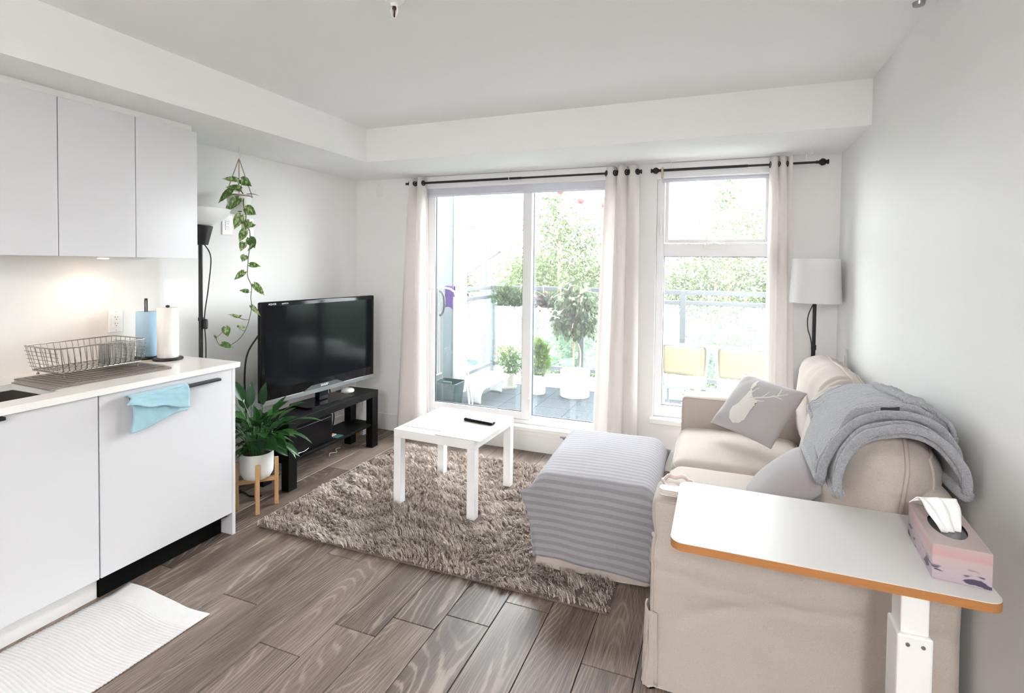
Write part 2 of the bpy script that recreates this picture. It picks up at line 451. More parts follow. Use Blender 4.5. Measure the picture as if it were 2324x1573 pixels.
def floor_mat():
    """limed grey-brown oak boards; grain runs along y, every board shifted and toned on its own"""
    m, nt = new_mat('grey_oak_laminate')
    out = N(nt, 'ShaderNodeOutputMaterial'); b = N(nt, 'ShaderNodeBsdfPrincipled', Roughness=.40); b.inputs['Specular IOR Level'].default_value = .38
    L(nt, b.outputs[0], out.inputs[0])
    tc = N(nt, 'ShaderNodeTexCoord'); ge = N(nt, 'ShaderNodeNewGeometry')
    rnd = ge.outputs['Random Per Island']
    sx = N(nt, 'ShaderNodeVectorMath', operation='SCALE'); cb = N(nt, 'ShaderNodeCombineXYZ'); 
    m1 = N(nt, 'ShaderNodeMath', operation='MULTIPLY'); L(nt, rnd, m1.inputs[0]); m1.inputs[1].default_value = 37.0
    m2 = N(nt, 'ShaderNodeMath', operation='MULTIPLY'); L(nt, rnd, m2.inputs[0]); m2.inputs[1].default_value = 91.0
    L(nt, m1.outputs[0], cb.inputs[0]); L(nt, m2.outputs[0], cb.inputs[1])
    ad = N(nt, 'ShaderNodeVectorMath', operation='ADD'); L(nt, tc.outputs['Object'], ad.inputs[0]); L(nt, cb.outputs[0], ad.inputs[1])
    # cathedral figure: contour lines of a stretched noise
    mp = N(nt, 'ShaderNodeMapping'); mp.inputs['Scale'].default_value = (3.3, .42, 1); L(nt, ad.outputs[0], mp.inputs[0])
    n1 = N(nt, 'ShaderNodeTexNoise', Scale=1.0, Detail=1.5, Roughness=.35); L(nt, mp.outputs[0], n1.inputs['Vector'])
    mu = N(nt, 'ShaderNodeMath', operation='MULTIPLY'); L(nt, n1.outputs['Fac'], mu.inputs[0]); mu.inputs[1].default_value = 330.0
    # wobble of the lines
    mpw = N(nt, 'ShaderNodeMapping'); mpw.inputs['Scale'].default_value = (85, 20, 1); L(nt, ad.outputs[0], mpw.inputs[0])
    nw = N(nt, 'ShaderNodeTexNoise', Scale=1.0, Detail=3.0); L(nt, mpw.outputs[0], nw.inputs['Vector'])
    mw = N(nt, 'ShaderNodeMath', operation='MULTIPLY_ADD'); L(nt, nw.outputs['Fac'], mw.inputs[0]); mw.inputs[1].default_value = 2.6; L(nt, mu.outputs[0], mw.inputs[2])
    si = N(nt, 'ShaderNodeMath', operation='SINE'); L(nt, mw.outputs[0], si.inputs[0])
    rp = N(nt, 'ShaderNodeValToRGB'); e = rp.color_ramp.elements
    e[0].position = .0; e[0].color = (0, 0, 0, 1); e[1].position = 1.0; e[1].color = (1, 1, 1, 1); k = e.new(.70); k.color = (.06, .06, .06, 1)
    mr = N(nt, 'ShaderNodeMapRange'); mr.inputs[1].default_value = -1; L(nt, si.outputs[0], mr.inputs[0]); L(nt, mr.outputs[0], rp.inputs[0])
    # fine pores
    mp2 = N(nt, 'ShaderNodeMapping'); mp2.inputs['Scale'].default_value = (270, 5.5, 1); L(nt, ad.outputs[0], mp2.inputs[0])
    n2 = N(nt, 'ShaderNodeTexNoise', Scale=1.0, Detail=4.0, Roughness=.65); L(nt, mp2.outputs[0], n2.inputs['Vector'])
    # broad tone along the board
    mp3 = N(nt, 'ShaderNodeMapping'); mp3.inputs['Scale'].default_value = (9, 1.3, 1); L(nt, ad.outputs[0], mp3.inputs[0])
    n3 = N(nt, 'ShaderNodeTexNoise', Scale=1.0, Detail=3.0); L(nt, mp3.outputs[0], n3.inputs['Vector'])
    base = N(nt, 'ShaderNodeValToRGB'); e = base.color_ramp.elements
    e[0].position = 0; e[0].color = (.066, .047, .038, 1); e[1].position = 1; e[1].color = (.215, .162, .134, 1); k = e.new(.5); k.color = (.135, .100, .081, 1)
    tone = N(nt, 'ShaderNodeMath', operation='MULTIPLY_ADD'); L(nt, n3.outputs['Fac'], tone.inputs[0]); tone.inputs[1].default_value = 1.5
    t2 = N(nt, 'ShaderNodeMath', operation='MULTIPLY_ADD'); L(nt, rnd, t2.inputs[0]); t2.inputs[1].default_value = .85; t2.inputs[2].default_value = -.70
    L(nt, t2.outputs[0], tone.inputs[2]); L(nt, tone.outputs[0], base.inputs[0])
    mixp = N(nt, 'ShaderNodeMix', data_type='RGBA', blend_type='MULTIPLY'); mixp.inputs[0].default_value = .95
    pr_ = N(nt, 'ShaderNodeMapRange'); pr_.inputs[1].default_value = .3; pr_.inputs[2].default_value = .62; pr_.inputs[3].default_value = .34; pr_.inputs[4].default_value = 1.42; L(nt, n2.outputs['Fac'], pr_.inputs[0])
    L(nt, base.outputs[0], mixp.inputs[6]); L(nt, pr_.outputs[0], mixp.inputs[7])
    mixl = N(nt, 'ShaderNodeMix', data_type='RGBA'); mixl.inputs[7].default_value = (.36, .30, .26, 1)
    lf = N(nt, 'ShaderNodeMath', operation='MULTIPLY'); L(nt, rp.outputs[0], lf.inputs[0])
    pm = N(nt, 'ShaderNodeMapRange'); pm.inputs[1].default_value = .42; pm.inputs[2].default_value = .66; pm.inputs[3].default_value = .12; pm.inputs[4].default_value = .80; L(nt, n3.outputs['Fac'], pm.inputs[0])
    L(nt, pm.outputs[0], lf.inputs[1]); L(nt, lf.outputs[0], mixl.inputs[0]); L(nt, mixp.outputs[2], mixl.inputs[6]); L(nt, mixl.outputs[2], b.inputs['Base Color'])
    bp = N(nt, 'ShaderNodeBump', Strength=.12, Distance=.001); L(nt, n2.outputs['Fac'], bp.inputs['Height']); L(nt, bp.outputs[0], b.inputs['Normal'])
    return m
M['floor'] = floor_mat()

def deck_mat():
    m, nt = new_mat('grey_slatted_deck_tile')
    out = N(nt, 'ShaderNodeOutputMaterial'); b = N(nt, 'ShaderNodeBsdfPrincipled', Roughness=.8); b.inputs['Specular IOR Level'].default_value = .12; L(nt, b.outputs[0], out.inputs[0])
    tc = N(nt, 'ShaderNodeTexCoord'); sp = N(nt, 'ShaderNodeSeparateXYZ'); L(nt, tc.outputs['Object'], sp.inputs[0])
    w = N(nt, 'ShaderNodeTexWave', Scale=10.0, Distortion=0.0); w.bands_direction = 'Y'; L(nt, tc.outputs['Object'], w.inputs['Vector'])
    r = N(nt, 'ShaderNodeValToRGB'); r.color_ramp.elements[0].position = .02; r.color_ramp.elements[0].color = (.02, .025, .03, 1); r.color_ramp.elements[1].position = .16; r.color_ramp.elements[1].color = (.042, .050, .060, 1)
    L(nt, w.outputs['Fac'], r.inputs[0]); L(nt, r.outputs[0], b.inputs['Base Color'])
    bp = N(nt, 'ShaderNodeBump', Strength=.5, Distance=.004); L(nt, w.outputs['Fac'], bp.inputs['Height']); L(nt, bp.outputs[0], b.inputs['Normal'])
    return m
M['deck'] = deck_mat()

def stripe_mat():
    """knitted throw: grey bands across x, measured along the cloth by its uv"""
    m, nt = new_mat('striped_grey_throw')
    out = N(nt, 'ShaderNodeOutputMaterial'); b = N(nt, 'ShaderNodeBsdfPrincipled', Roughness=1.0); b.inputs['Sheen Weight'].default_value = .3; b.inputs['Specular IOR Level'].default_value = .1
    L(nt, b.outputs[0], out.inputs[0])
    uv = N(nt, 'ShaderNodeUVMap'); sp = N(nt, 'ShaderNodeSeparateXYZ'); L(nt, uv.outputs[0], sp.inputs[0])
    s = N(nt, 'ShaderNodeMath', operation='MULTIPLY'); L(nt, sp.outputs[1], s.inputs[0]); s.inputs[1].default_value = 2*pi/.036
    si = N(nt, 'ShaderNodeMath', operation='SINE'); L(nt, s.outputs[0], si.inputs[0])
    r = N(nt, 'ShaderNodeMapRange', interpolation_type='SMOOTHSTEP'); r.inputs[1].default_value = -.35; r.inputs[2].default_value = .35; L(nt, si.outputs[0], r.inputs[0])
    tc = N(nt, 'ShaderNodeTexCoord'); n = N(nt, 'ShaderNodeTexNoise', Scale=380.0, Detail=2.0); L(nt, tc.outputs['Object'], n.inputs['Vector'])
    mx = N(nt, 'ShaderNodeMix', data_type='RGBA'); mx.inputs[6].default_value = (.285, .275, .30, 1); mx.inputs[7].default_value = (.365, .355, .38, 1); L(nt, r.outputs[0], mx.inputs[0])
    m2 = N(nt, 'ShaderNodeMix', data_type='RGBA', blend_type='MULTIPLY'); m2.inputs[0].default_value = 1; mr = N(nt, 'ShaderNodeMapRange'); mr.inputs[3].default_value = .8; mr.inputs[4].default_value = 1.2
    L(nt, n.outputs['Fac'], mr.inputs[0]); L(nt, mx.outputs[2], m2.inputs[6]); L(nt, mr.outputs[0], m2.inputs[7]); L(nt, m2.outputs[2], b.inputs['Base Color'])
    bp = N(nt, 'ShaderNodeBump', Strength=.6, Distance=.003); L(nt, n.outputs['Fac'], bp.inputs['Height']); L(nt, bp.outputs[0], b.inputs['Normal'])
    return m
M['throw'] = stripe_mat()

def tissue_mat():
    """pink carton: coral band under the lid, lilac foot with dark brush strokes"""
    m, nt = new_mat('printed_tissue_carton')
    out = N(nt, 'ShaderNodeOutputMaterial'); b = N(nt, 'ShaderNodeBsdfPrincipled', Roughness=.45); L(nt, b.outputs[0], out.inputs[0])
    tc = N(nt, 'ShaderNodeTexCoord'); sp = N(nt, 'ShaderNodeSeparateXYZ'); L(nt, tc.outputs['Object'], sp.inputs[0])
    r = N(nt, 'ShaderNodeValToRGB'); e = r.color_ramp.elements
    e[0].position = 0; e[0].color = (.43, .355, .40, 1); e[1].position = 1; e[1].color = (.46, .37, .365, 1)
    for p, c in ((.28, (.43, .355, .40)), (.38, (.45, .36, .37)), (.62, (.46, .37, .375)), (.72, (.50, .31, .305)), (.9, (.48, .345, .34))):
        k = e.new(p); k.color = rgb(c)
    mr = N(nt, 'ShaderNodeMapRange'); mr.inputs[1].default_value = 0; mr.inputs[2].default_value = .082; L(nt, sp.outputs[2], mr.inputs[0]); L(nt, mr.outputs[0], r.inputs[0])
    mp = N(nt, 'ShaderNodeMapping'); mp.inputs['Scale'].default_value = (24, 24, 75); L(nt, tc.outputs['Object'], mp.inputs[0])
    n = N(nt, 'ShaderNodeTexNoise', Scale=1.0, Detail=2.0); L(nt, mp.outputs[0], n.inputs['Vector'])
    th = N(nt, 'ShaderNodeMapRange'); th.inputs[1].default_value = .55; th.inputs[2].default_value = .60; L(nt, n.outputs['Fac'], th.inputs[0])
    zc = N(nt, 'ShaderNodeMapRange'); zc.inputs[1].default_value = .040; zc.inputs[2].default_value = .028; L(nt, sp.outputs[2], zc.inputs[0])
    mu = N(nt, 'ShaderNodeMath', operation='MULTIPLY'); L(nt, th.outputs[0], mu.inputs[0]); L(nt, zc.outputs[0], mu.inputs[1])
    mx = N(nt, 'ShaderNodeMix', data_type='RGBA'); mx.inputs[7].default_value = (.06, .05, .09, 1); L(nt, mu.outputs[0], mx.inputs[0]); L(nt, r.outputs[0], mx.inputs[6]); L(nt, mx.outputs[2], b.inputs['Base Color'])
    return m
M['carton'] = tissue_mat()
# ------------------------------------------------------------------ the setting
XL, XR, XA, D, ZS, ZC, YB = -3.02, .708, -2.395, 3.882, 2.19, 2.4266, -3.3
WT = .17                                              # outer wall thickness
# floor: dark joint bed with boards laid along y
bm = BM()
box(bm, (XL, YB, -.04), (XR, D, -.003), mi=1)
W_ = .1945; fixed = {0: [1.812], 2: [2.082], -2: [1.497], -3: [2.094], -4: [1.66], -1: [2.98], 1: [.62], 3: [1.2], -5: [2.55], -6: [1.30]}
k0 = math.floor((XL+1.22)/W_); k1 = math.ceil((XR+1.22)/W_)
for k in range(k0, k1+1):
    x0 = max(XL, -1.22+k*W_); x1 = min(XR, -1.22+(k+1)*W_)
    if x1-x0 < .01: continue
    j = fixed.get(k, [random.uniform(.2, 3.2)])[0]; ends = [j]
    while ends[0] > YB: ends.insert(0, ends[0]-1.29)
    while ends[-1] < D: ends.append(ends[-1]+1.29)
    for a, b_ in zip(ends[:-1], ends[1:]):
        a, b_ = max(a, YB), min(b_, D)
        if b_-a > .01: box(bm, (x0+.0013, a+.0013, -.012), (x1-.0013, b_-.0013, 0), bev=.0016, seg=1)
structure('floor', bm, [M['floor'], M['blackmatte']])

bm = BM(); box(bm, (XL, YB, ZC), (XR, D-.702, ZC+.12)); structure('ceiling', bm, M['ceil'])
bm = BM(); box(bm, (XL-.15, YB-.15, -.05), (XL, D+WT, 2.6)); structure('wall_left', bm, M['wall'])
bm = BM(); box(bm, (XR, YB-.15, -.05), (XR+.15, D+WT, 2.6)); structure('wall_right', bm, M['wall_satin_dimmed'])
bm = BM(); box(bm, (XL, YB-.15, -.05), (XR, YB, 2.6)); structure('wall_rear', bm, M['wall'])
DX0, DX1, WX0, WX1, WZ0 = -2.37, -.72, -.425, .375, .375
bm = BM()
for lo, hi in (((XL, 0), (DX0, 2.6)), ((DX1, 0), (WX0, 2.6)), ((WX1, 0), (XR, 2.6)), ((DX0, 0), (DX1, .16)), ((WX0, 0), (WX1, WZ0-.035)), ((DX0, ZS), (DX1, 2.6)), ((WX0, ZS), (WX1, 2.6))):
    box(bm, (lo[0], D, lo[1]), (hi[0], D+WT, hi[1]))
structure('wall_window', bm, M['wall'])
bm = BM(); box(bm, (XL, YB, ZS), (XA, D-.702, ZC+.02)); box(bm, (XL, D-.702, ZS), (XR, D, ZC+.02)); structure('trim_1', bm, M['wall'], label='dropped white soffit along the kitchen wall and above the windows')
# baseboards
bm = BM(); box(bm, (XL, 2.07, 0), (XL+.012, D, .145), bev=.003); structure('baseboard_left', bm, M['trim'])
bm = BM(); box(bm, (XL+.012, D-.013, 0), (-2.372, D, .145), bev=.003); structure('baseboard_window', bm, M['trim'])
bm = BM(); box(bm, (WX0-.02, D-.013, 0), (XR, D, .145), bev=.003); structure('baseboard_window_right', bm, M['trim'])
bm = BM(); box(bm, (XR-.012, YB, 0), (XR, D-.014, .145), bev=.003); structure('baseboard_right', bm, M['trim'])
# raised sill of the balcony door
bm = BM(); box(bm, (DX0-.03, D-.035, .158), (DX1+.01, D+WT, .192), bev=.006); box(bm, (DX0-.03, D-.018, .12), (DX1+.01, D, .158), bev=.003)
structure('trim_2', bm, M['trim'], label='raised white step and nosing under the balcony door')
bm = BM(); box(bm, (DX0-.03, D-.012, 0), (DX1+.01, D, .12)); structure('trim_3', bm, M['trim'], label='white riser board below the balcony door')

# ------------------------------------------------------------------ sliding balcony door
d1 = thing('door_1', 'white framed sliding glass balcony door with two tall panes', 'door', (-1.54, D, .192)); d1['kind'] = 'structure'
bm = BM()
fy0, fy1 = D+.045, D+.155
box(bm, (DX0, fy0, .192), (DX0+.045, fy1, ZS), bev=.004); box(bm, (DX1-.045, fy0, .192), (DX1, fy1, ZS), bev=.004)
box(bm, (DX0+.045, fy0, .192), (DX1-.045, fy1, .222), bev=.004); box(bm, (DX0+.045, fy0, 2.10), (DX1-.045, fy1, ZS), bev=.004)
obj('door_frame', bm, M['frame'], d1)
def sash(parent, name, x0, x1, z0, z1, y0, y1, wl, wr, wb, wt, gname='glass_pane', gk=.005):
    bm = BM()
    box(bm, (x0, y0, z0), (x0+wl, y1, z1), bev=.005); box(bm, (x1-wr, y0, z0), (x1, y1, z1), bev=.005)
    box(bm, (x0+wl, y0+.001, z0), (x1-wr, y1-.001, z0+wb), bev=.004); box(bm, (x0+wl, y0+.001, z1-wt), (x1-wr, y1-.001, z1), bev=.004)
    s = obj(name, bm, M['frame'], parent)
    bm = BM(); g = gk; ym = (y0+y1)/2
    for lo, hi in (((x0+wl, z0+wb), (x0+wl+g, z1-wt)), ((x1-wr-g, z0+wb), (x1-wr, z1-wt)), ((x0+wl+g, z0+wb), (x1-wr-g, z0+wb+g)), ((x0+wl+g, z1-wt-g), (x1-wr-g, z1-wt))):
        box(bm, (lo[0], ym-.008, lo[1]), (hi[0], ym+.008, hi[1]))
    obj('gasket', bm, M['gasket'], parent)
    bm = BM(); box(bm, (x0+wl+.002, ym-.003, z0+wb+.002), (x1-wr-.002, ym+.003, z1-wt-.002)); obj(gname, bm, M['glass'], parent)
    return s
sl = sash(d1, 'sliding_panel', -2.325, -1.382, .222, 2.10, D+.05, D+.09, .077, .074, .06, .055)
sash(d1, 'fixed_panel', -1.40, DX1-.045, .222, 2.10, D+.105, D+.145, .012, .05, .022, .05)
bm = BM(); box(bm, (-2.318, D+.030, 1.03), (-2.278, D+.05, 1.24), bev=.008); obj('handle_plate', bm, M['frame'], d1)
bm = BM(); tube(bm, [(-2.245+.045*sin(t), D+.128, 1.12+.105*cos(t)) for t in [pi*i/16 for i in range(17)]], .011, 8); h = obj('pull_handle', bm, M['railmetal'], d1, smooth=60); h['label'] = 'grey curved outer pull handle'
bm = BM(); box(bm, (-1.392, D+.032, .30), (-1.372, D+.05, .40), bev=.005); obj('latch', bm, M['frame'], d1)

# ------------------------------------------------------------------ tall window
w1 = thing('window_1', 'tall white vinyl window with awning sash above fixed pane', 'window', (-.03, D, WZ0)); w1['kind'] = 'structure'
bm = BM(); y0, y1 = D+.045, D+.145
box(bm, (WX0, y0, WZ0), (WX0+.052, y1, ZS), bev=.004); box(bm, (WX1-.07, y0, WZ0), (WX1, y1, ZS), bev=.004)
box(bm, (WX0+.052, y0, WZ0), (WX1-.07, y1, .455), bev=.004); box(bm, (WX0+.052, y0, 2.115), (WX1-.07, y1, ZS), bev=.004)
box(bm, (WX0+.052, y0, 1.532), (WX1-.07, y1, 1.624), bev=.004)
obj('window_frame', bm, M['frame'], w1)
sash(w1, 'awning_sash', WX0+.056, WX1-.074, 1.628, 2.112, D+.035, D+.085, .028, .024, .025, .045, gk=.0015)
bm = BM(); g = .0035; a0, a1 = WX0+.052, WX1-.07
for lo, hi in (((a0, .455), (a0+g, 1.532)), ((a1-g, .455), (a1, 1.532)), ((a0+g, .455), (a1-g, .455+g)), ((a0+g, 1.532-g), (a1-g, 1.532))): box(bm, (lo[0], D+.06, lo[1]), (hi[0], D+.08, hi[1]))
obj('gasket', bm, M['gasket'], w1)
bm = BM(); box(bm, (a0+.002, D+.067, .457), (a1-.002, D+.073, 1.530)); obj('glass_pane', bm, M['glass'], w1)
bm = BM(); box(bm, (-.108, D+.018, 1.585), (.032, D+.045, 1.618), bev=.007); tube(bm, [(-.07, D+.014, 1.617), (-.03, D+.006, 1.622), (.005, D+.008, 1.612), (.02, D+.01, 1.617)], .006, 8); obj('crank_handle', bm, M['trim'], w1)
bm = BM(); box(bm, (-.405, D+.030, 1.68), (-.388, D+.046, 1.84), bev=.006); tube(bm, [(-.396, D+.026, 1.80), (-.396, D+.014, 1.76), (-.396, D+.016, 1.70)], .006, 8); obj('sash_lock', bm, M['trim'], w1)
bm = BM(); box(bm, (WX0-.018, D-.045, WZ0-.036), (WX1+.018, D+.06, WZ0), bev=.004); obj('window_sill', bm, M['trim'], w1)

# ------------------------------------------------------------------ roller blinds
def blind(x0, x1, zb, zf, label):
    t = thing('roller_blind', label, 'blind', ((x0+x1)/2, D-.02, 2.185), group='rolled up window blinds')
    bm = BM(); box(bm, (x0, D-.026, zb), (x1, D+.038, 2.188), bev=.006, seg=2); obj('cassette', bm, M['frame'], t)
    for xe in (x0-.002, x1-.004): bm = BM(); box(bm, (xe, D-.028, zb-.001), (xe+.006, D+.04, 2.189)); obj('end_cap', bm, M['trim'], t)
    bm = BM(); box(bm, (x0+.03, D+.010, zf+.018), (x1-.03, D+.0125, zb+.02)); obj('blind_fabric', bm, M['blind'], t)
    bm = BM(); box(bm, (x0+.03, D+.004, zf), (x1-.03, D+.019, zf+.018), bev=.004); obj('bottom_bar', bm, M['blind'], t)
blind(DX0+.02, DX1-.02, 2.09, 2.02, 'wide rolled up white blind above the balcony door')
blind(WX0+.004, WX1-.02, 2.083, 2.055, 'narrow rolled up white blind above the tall window')

# ------------------------------------------------------------------ wall plates and ceiling bits
def plate(name, label, cat, c, nrm, outlet, w=.072, h=.118, group=None):
    """wall plate; nrm is 'x+' (on the left wall), 'x-' (right wall) or 'y-' (window wall)"""
    rz = {'x+': pi/2, 'x-': -pi/2, 'y-': 0}[nrm]
    t = thing(name, label, cat, c, rz, group)           # local: plate spreads in x/z, faces local -y
    bm = BM(); box(bm, (-w/2, -.007, -h/2), (w/2, 0, h/2), bev=.003); obj('plate', bm, M['whiteplastic'], t, world=False)
    if outlet:
        bm = BM(); box(bm, (-.0175, -.0095, -.034), (.0175, -.006, .034), bev=.002); o = obj('receptacle', bm, M['trim'], t, world=False)
        bm = BM()
        for z in (-.017, .017):
            for x, hh in ((-.0065, .004), (.0065, .0032)): box(bm, (x-.001, -.0099, z+.001), (x+.001, -.009, z+.001+2*hh))
            tube(bm, [(0, -.0099, z-.008), (0, -.009, z-.008)], .0023, 8)
        obj('socket_slots', bm, M['black'], o, world=False)
    bm = BM()
    bm.free()
    for z in (-h*.41, h*.41): bm = BM(); tube(bm, [(0, -.0078, z), (0, -.0065, z)], .0022, 8); obj('screw', bm, M['steel'], t, world=False)
    return t
plate('wall_outlet', 'white double outlet on the kitchen splash panel behind the dish rack', 'outlet', (XL+.0125, 1.845, 1.132), 'x+', True)
plate('wall_outlet', 'white double outlet high on the wall behind the hanging vine', 'outlet', (XL, 2.545, 1.698), 'x+', True, w=.08, h=.13)
plate('blank_outlet_plate', 'blank white wall plate beside the high outlet behind the vine', 'wall plate', (XL, 2.715, 1.692), 'x+', False, w=.08, h=.13)
plate('blank_outlet_plate', 'small blank white plate near the corner beside the curtain rod end', 'wall plate', (-2.78, D, 2.097), 'y-', False, w=.066, h=.112)
plate('wall_outlet', 'white outlet low on the wall behind the far sofa corner', 'outlet', (XR, 3.60, .92), 'x-', True, w=.08, h=.13)

KX, KY = -1.125, 1.655
t = thing('fire_sprinkler', 'small ceiling fire sprinkler with dark red bulb', 'sprinkler', (KX, KY, ZC))
bm = BM(); lathe(bm, [(0, 0), (.036, 0), (.035, -.008), (.024, -.018), (.014, -.020), (.012, -.032), (0, -.032)], (KX, KY, ZC), 28); obj('escutcheon', bm, M['whiteplastic'], t, smooth=40)
for s_ in (-1, 1):
    bm = BM(); tube(bm, [(KX+s_*.011, KY, ZC-.030), (KX+s_*.014, KY, ZC-.050), (KX+s_*.004, KY, ZC-.078)], .003, 8); obj('yoke_arm', bm, M['whiteplastic'], t, smooth=60)
bm = BM(); tube(bm, [(KX, KY, ZC-.032), (KX, KY, ZC-.040), (KX, KY, ZC-.046), (KX, KY, ZC-.075)], [.007, .0075, .0035, .0025], 10); obj('bulb', bm, pmat('dark_red_bulb', (.06, .003, .010), rough=.1), t, smooth=60)
bm = BM(); lathe(bm, [(0, -.077), (.016, -.077), (.020, -.081), (.005, -.085), (0, -.085)], (KX, KY, ZC), 18); obj('deflector', bm, M['whiteplastic'], t, smooth=40)
bm = BM(); lathe(bm, [(0, 0), (.02, 0), (.018, -.012), (0, -.016)], (.655, 2.34, ZC), 20); tag(obj('ceiling_sensor', bm, M['steel'], smooth=40), 'little grey sensor dot on the ceiling by the right wall', 'sensor')
bm = BM(); tube(bm, spline([(.50, 3.62, ZS), (.50, 3.62, ZS-.018), (.512, 3.62, ZS-.035), (.50, 3.62, ZS-.05), (.488, 3.62, ZS-.04)], 5), .0022, 6); tag(obj('ceiling_hook', bm, M['whiteplastic'], smooth=60), 'small empty white hook under the soffit above the floor lamp', 'hook')

# ------------------------------------------------------------------ kitchen
DXF = -2.384                                            # face of the base cabinet doors
def handle_bar(parent, y0, y1, z0, z1, x=DXF):
    bm = BM(); box(bm, (x, y0, z0), (x+.030, y1, z1), bev=.004); return obj('handle', bm, M['black'], parent)
t = thing('base_cabinet', 'white base cabinet under the sink with flat lacquer door', 'cabinet', (-2.70, .9, 0))
bm = BM(); box(bm, (XL+.003, .36, .12), (DXF-.022, 1.394, .70)); obj('body', bm, M['cabbody'], t)
bm = BM(); box(bm, (XL+.05, .36, 0), (-2.468, 1.43, .119)); obj('toe_kick', bm, M['trim'], t)
bm = BM(); box(bm, (DXF-.020, .36, .122), (DXF, 1.393, .893), bev=.002); dr = obj('door', bm, M['lacquer'], t)
bm = BM(); box(bm, (DXF, .55, .880), (DXF+.026, 1.080, .893), bev=.003); hh = obj('handle', bm, M['black'], dr); hh['label'] = 'black edge pull'
t = thing('dishwasher', 'built-in dishwasher behind a white panel with long black bar handle', 'dishwasher', (-2.70, 1.72, 0))
bm = BM(); box(bm, (XL+.05, 1.434, .10), (DXF-.03, 2.032, .88)); obj('body', bm, M['blackmatte'], t)
bm = BM(); box(bm, (XL+.05, 1.436, 0), (-2.462, 2.034, .099)); obj('toe_kick', bm, M['blackmatte'], t)
bm = BM(); box(bm, (DXF-.024, 1.399, .122), (DXF, 2.037, .893), bev=.002); dr = obj('door', bm, M['lacquer'], t)
bm = BM(); box(bm, (DXF, 1.515, .848), (DXF+.030, 1.952, .862), bev=.004); hh = obj('handle', bm, M['black'], dr); hh['label'] = 'black bar handle'
bm = BM(); box(bm, (XL+.013, 2.040, 0), (DXF-.002, 2.060, .897), bev=.0015); tag(obj('end_panel', bm, M['lacquer']), 'white end panel closing the kitchen run beside the plant', 'panel')
# worktop with the sink cut-out
SX0, SX1, SY0, SY1 = -2.80, -2.472, .74, 1.305
bm = BM()
for lo, hi in (((XL+.0125, .3), (-2.364, SY0)), ((XL+.0125, SY1), (-2.364, 2.072)), ((XL+.0125, SY0), (SX0, SY1)), ((SX1, SY0), (-2.364, SY1))): box(bm, (lo[0], lo[1], .898), (hi[0], hi[1], .925))
tag(obj('countertop', bm, M['quartz']), 'white quartz worktop running over the dishwasher and sink', 'countertop')
t = thing('kitchen_sink', 'dark steel undermount sink let into the white worktop', 'sink', (-2.64, 1.02, .70))
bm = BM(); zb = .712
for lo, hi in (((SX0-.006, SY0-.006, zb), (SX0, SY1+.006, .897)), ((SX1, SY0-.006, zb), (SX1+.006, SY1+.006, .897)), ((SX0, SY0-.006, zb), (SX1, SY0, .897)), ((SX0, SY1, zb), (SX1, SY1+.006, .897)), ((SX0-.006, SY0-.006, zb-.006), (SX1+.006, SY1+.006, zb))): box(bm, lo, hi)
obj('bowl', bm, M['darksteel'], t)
bm = BM(); lathe(bm, [(0, .001), (.03, .002), (.042, .004), (.045, .001)], (-2.66, 1.02, zb), 24); obj('drain', bm, M['steel'], t, smooth=40)
bm = BM(); box(bm, (XL, .2, .925), (XL+.012, 2.103, 1.474)); structure('trim_4', bm, M['splash'], label='pale splash panel on the wall behind the worktop')
# wall cabinets
def wall_cab(y0, y1, label):
    t = thing('wall_cabinet', label, 'cabinet', (-2.83, (y0+y1)/2, 1.474), group='white wall cabinets over the worktop')
    bm = BM(); box(bm, (XL+.001, y0+.001, 1.476), (-2.671, y1-.001, 2.153)); obj('body', bm, M['cabbody'], t)
    bm = BM(); box(bm, (-2.669, y0+.0018, 1.472), (-2.650, y1-.0018, 2.155), bev=.0015); obj('door', bm, M['lacquer'], t)
wall_cab(1.724, 2.051, 'white flat wall cabinet at the window end of the row')
wall_cab(1.400, 1.724, 'white flat wall cabinet between two others, above the warm light')
wall_cab(1.075, 1.400, 'white flat wall cabinet above the sink, cut by the picture edge')
bm = BM(); box(bm, (XL, .75, 2.156), (-2.677, 2.038, ZS)); structure('trim_5', bm, M['trim'], label='filler strip between wall cabinets and soffit')
t = thing('cabinet_spotlight', 'small warm puck light under the white wall cabinet', 'light', (-2.86, 1.70, 1.476))
bm = BM(); lathe(bm, [(0, 0), (.032, 0), (.032, -.008), (.027, -.010), (0, -.010)], (-2.86, 1.70, 1.476), 24); obj('housing', bm, M['whiteplastic'], t, smooth=40)
bm = BM(); lathe(bm, [(0, -.0102), (.024, -.0102), (.022, -.0125), (0, -.0125)], (-2.86, 1.70, 1.476), 20); obj('lens', bm, pmat('warm_lens', (1, .85, .7), emit=(1, .72, .45), estr=8), t, smooth=40)
ld = bpy.data.lights.new('puck_lamp', 'SPOT'); ld.energy = .9; ld.color = (1, .74, .50); ld.spot_size = radians(150); ld.spot_blend = 1.0; ld.shadow_soft_size = .025
lo_ = bpy.data.objects.new('puck_lamp', ld); C.objects.link(lo_); lo_.location = (-2.86, 1.70, 1.455)

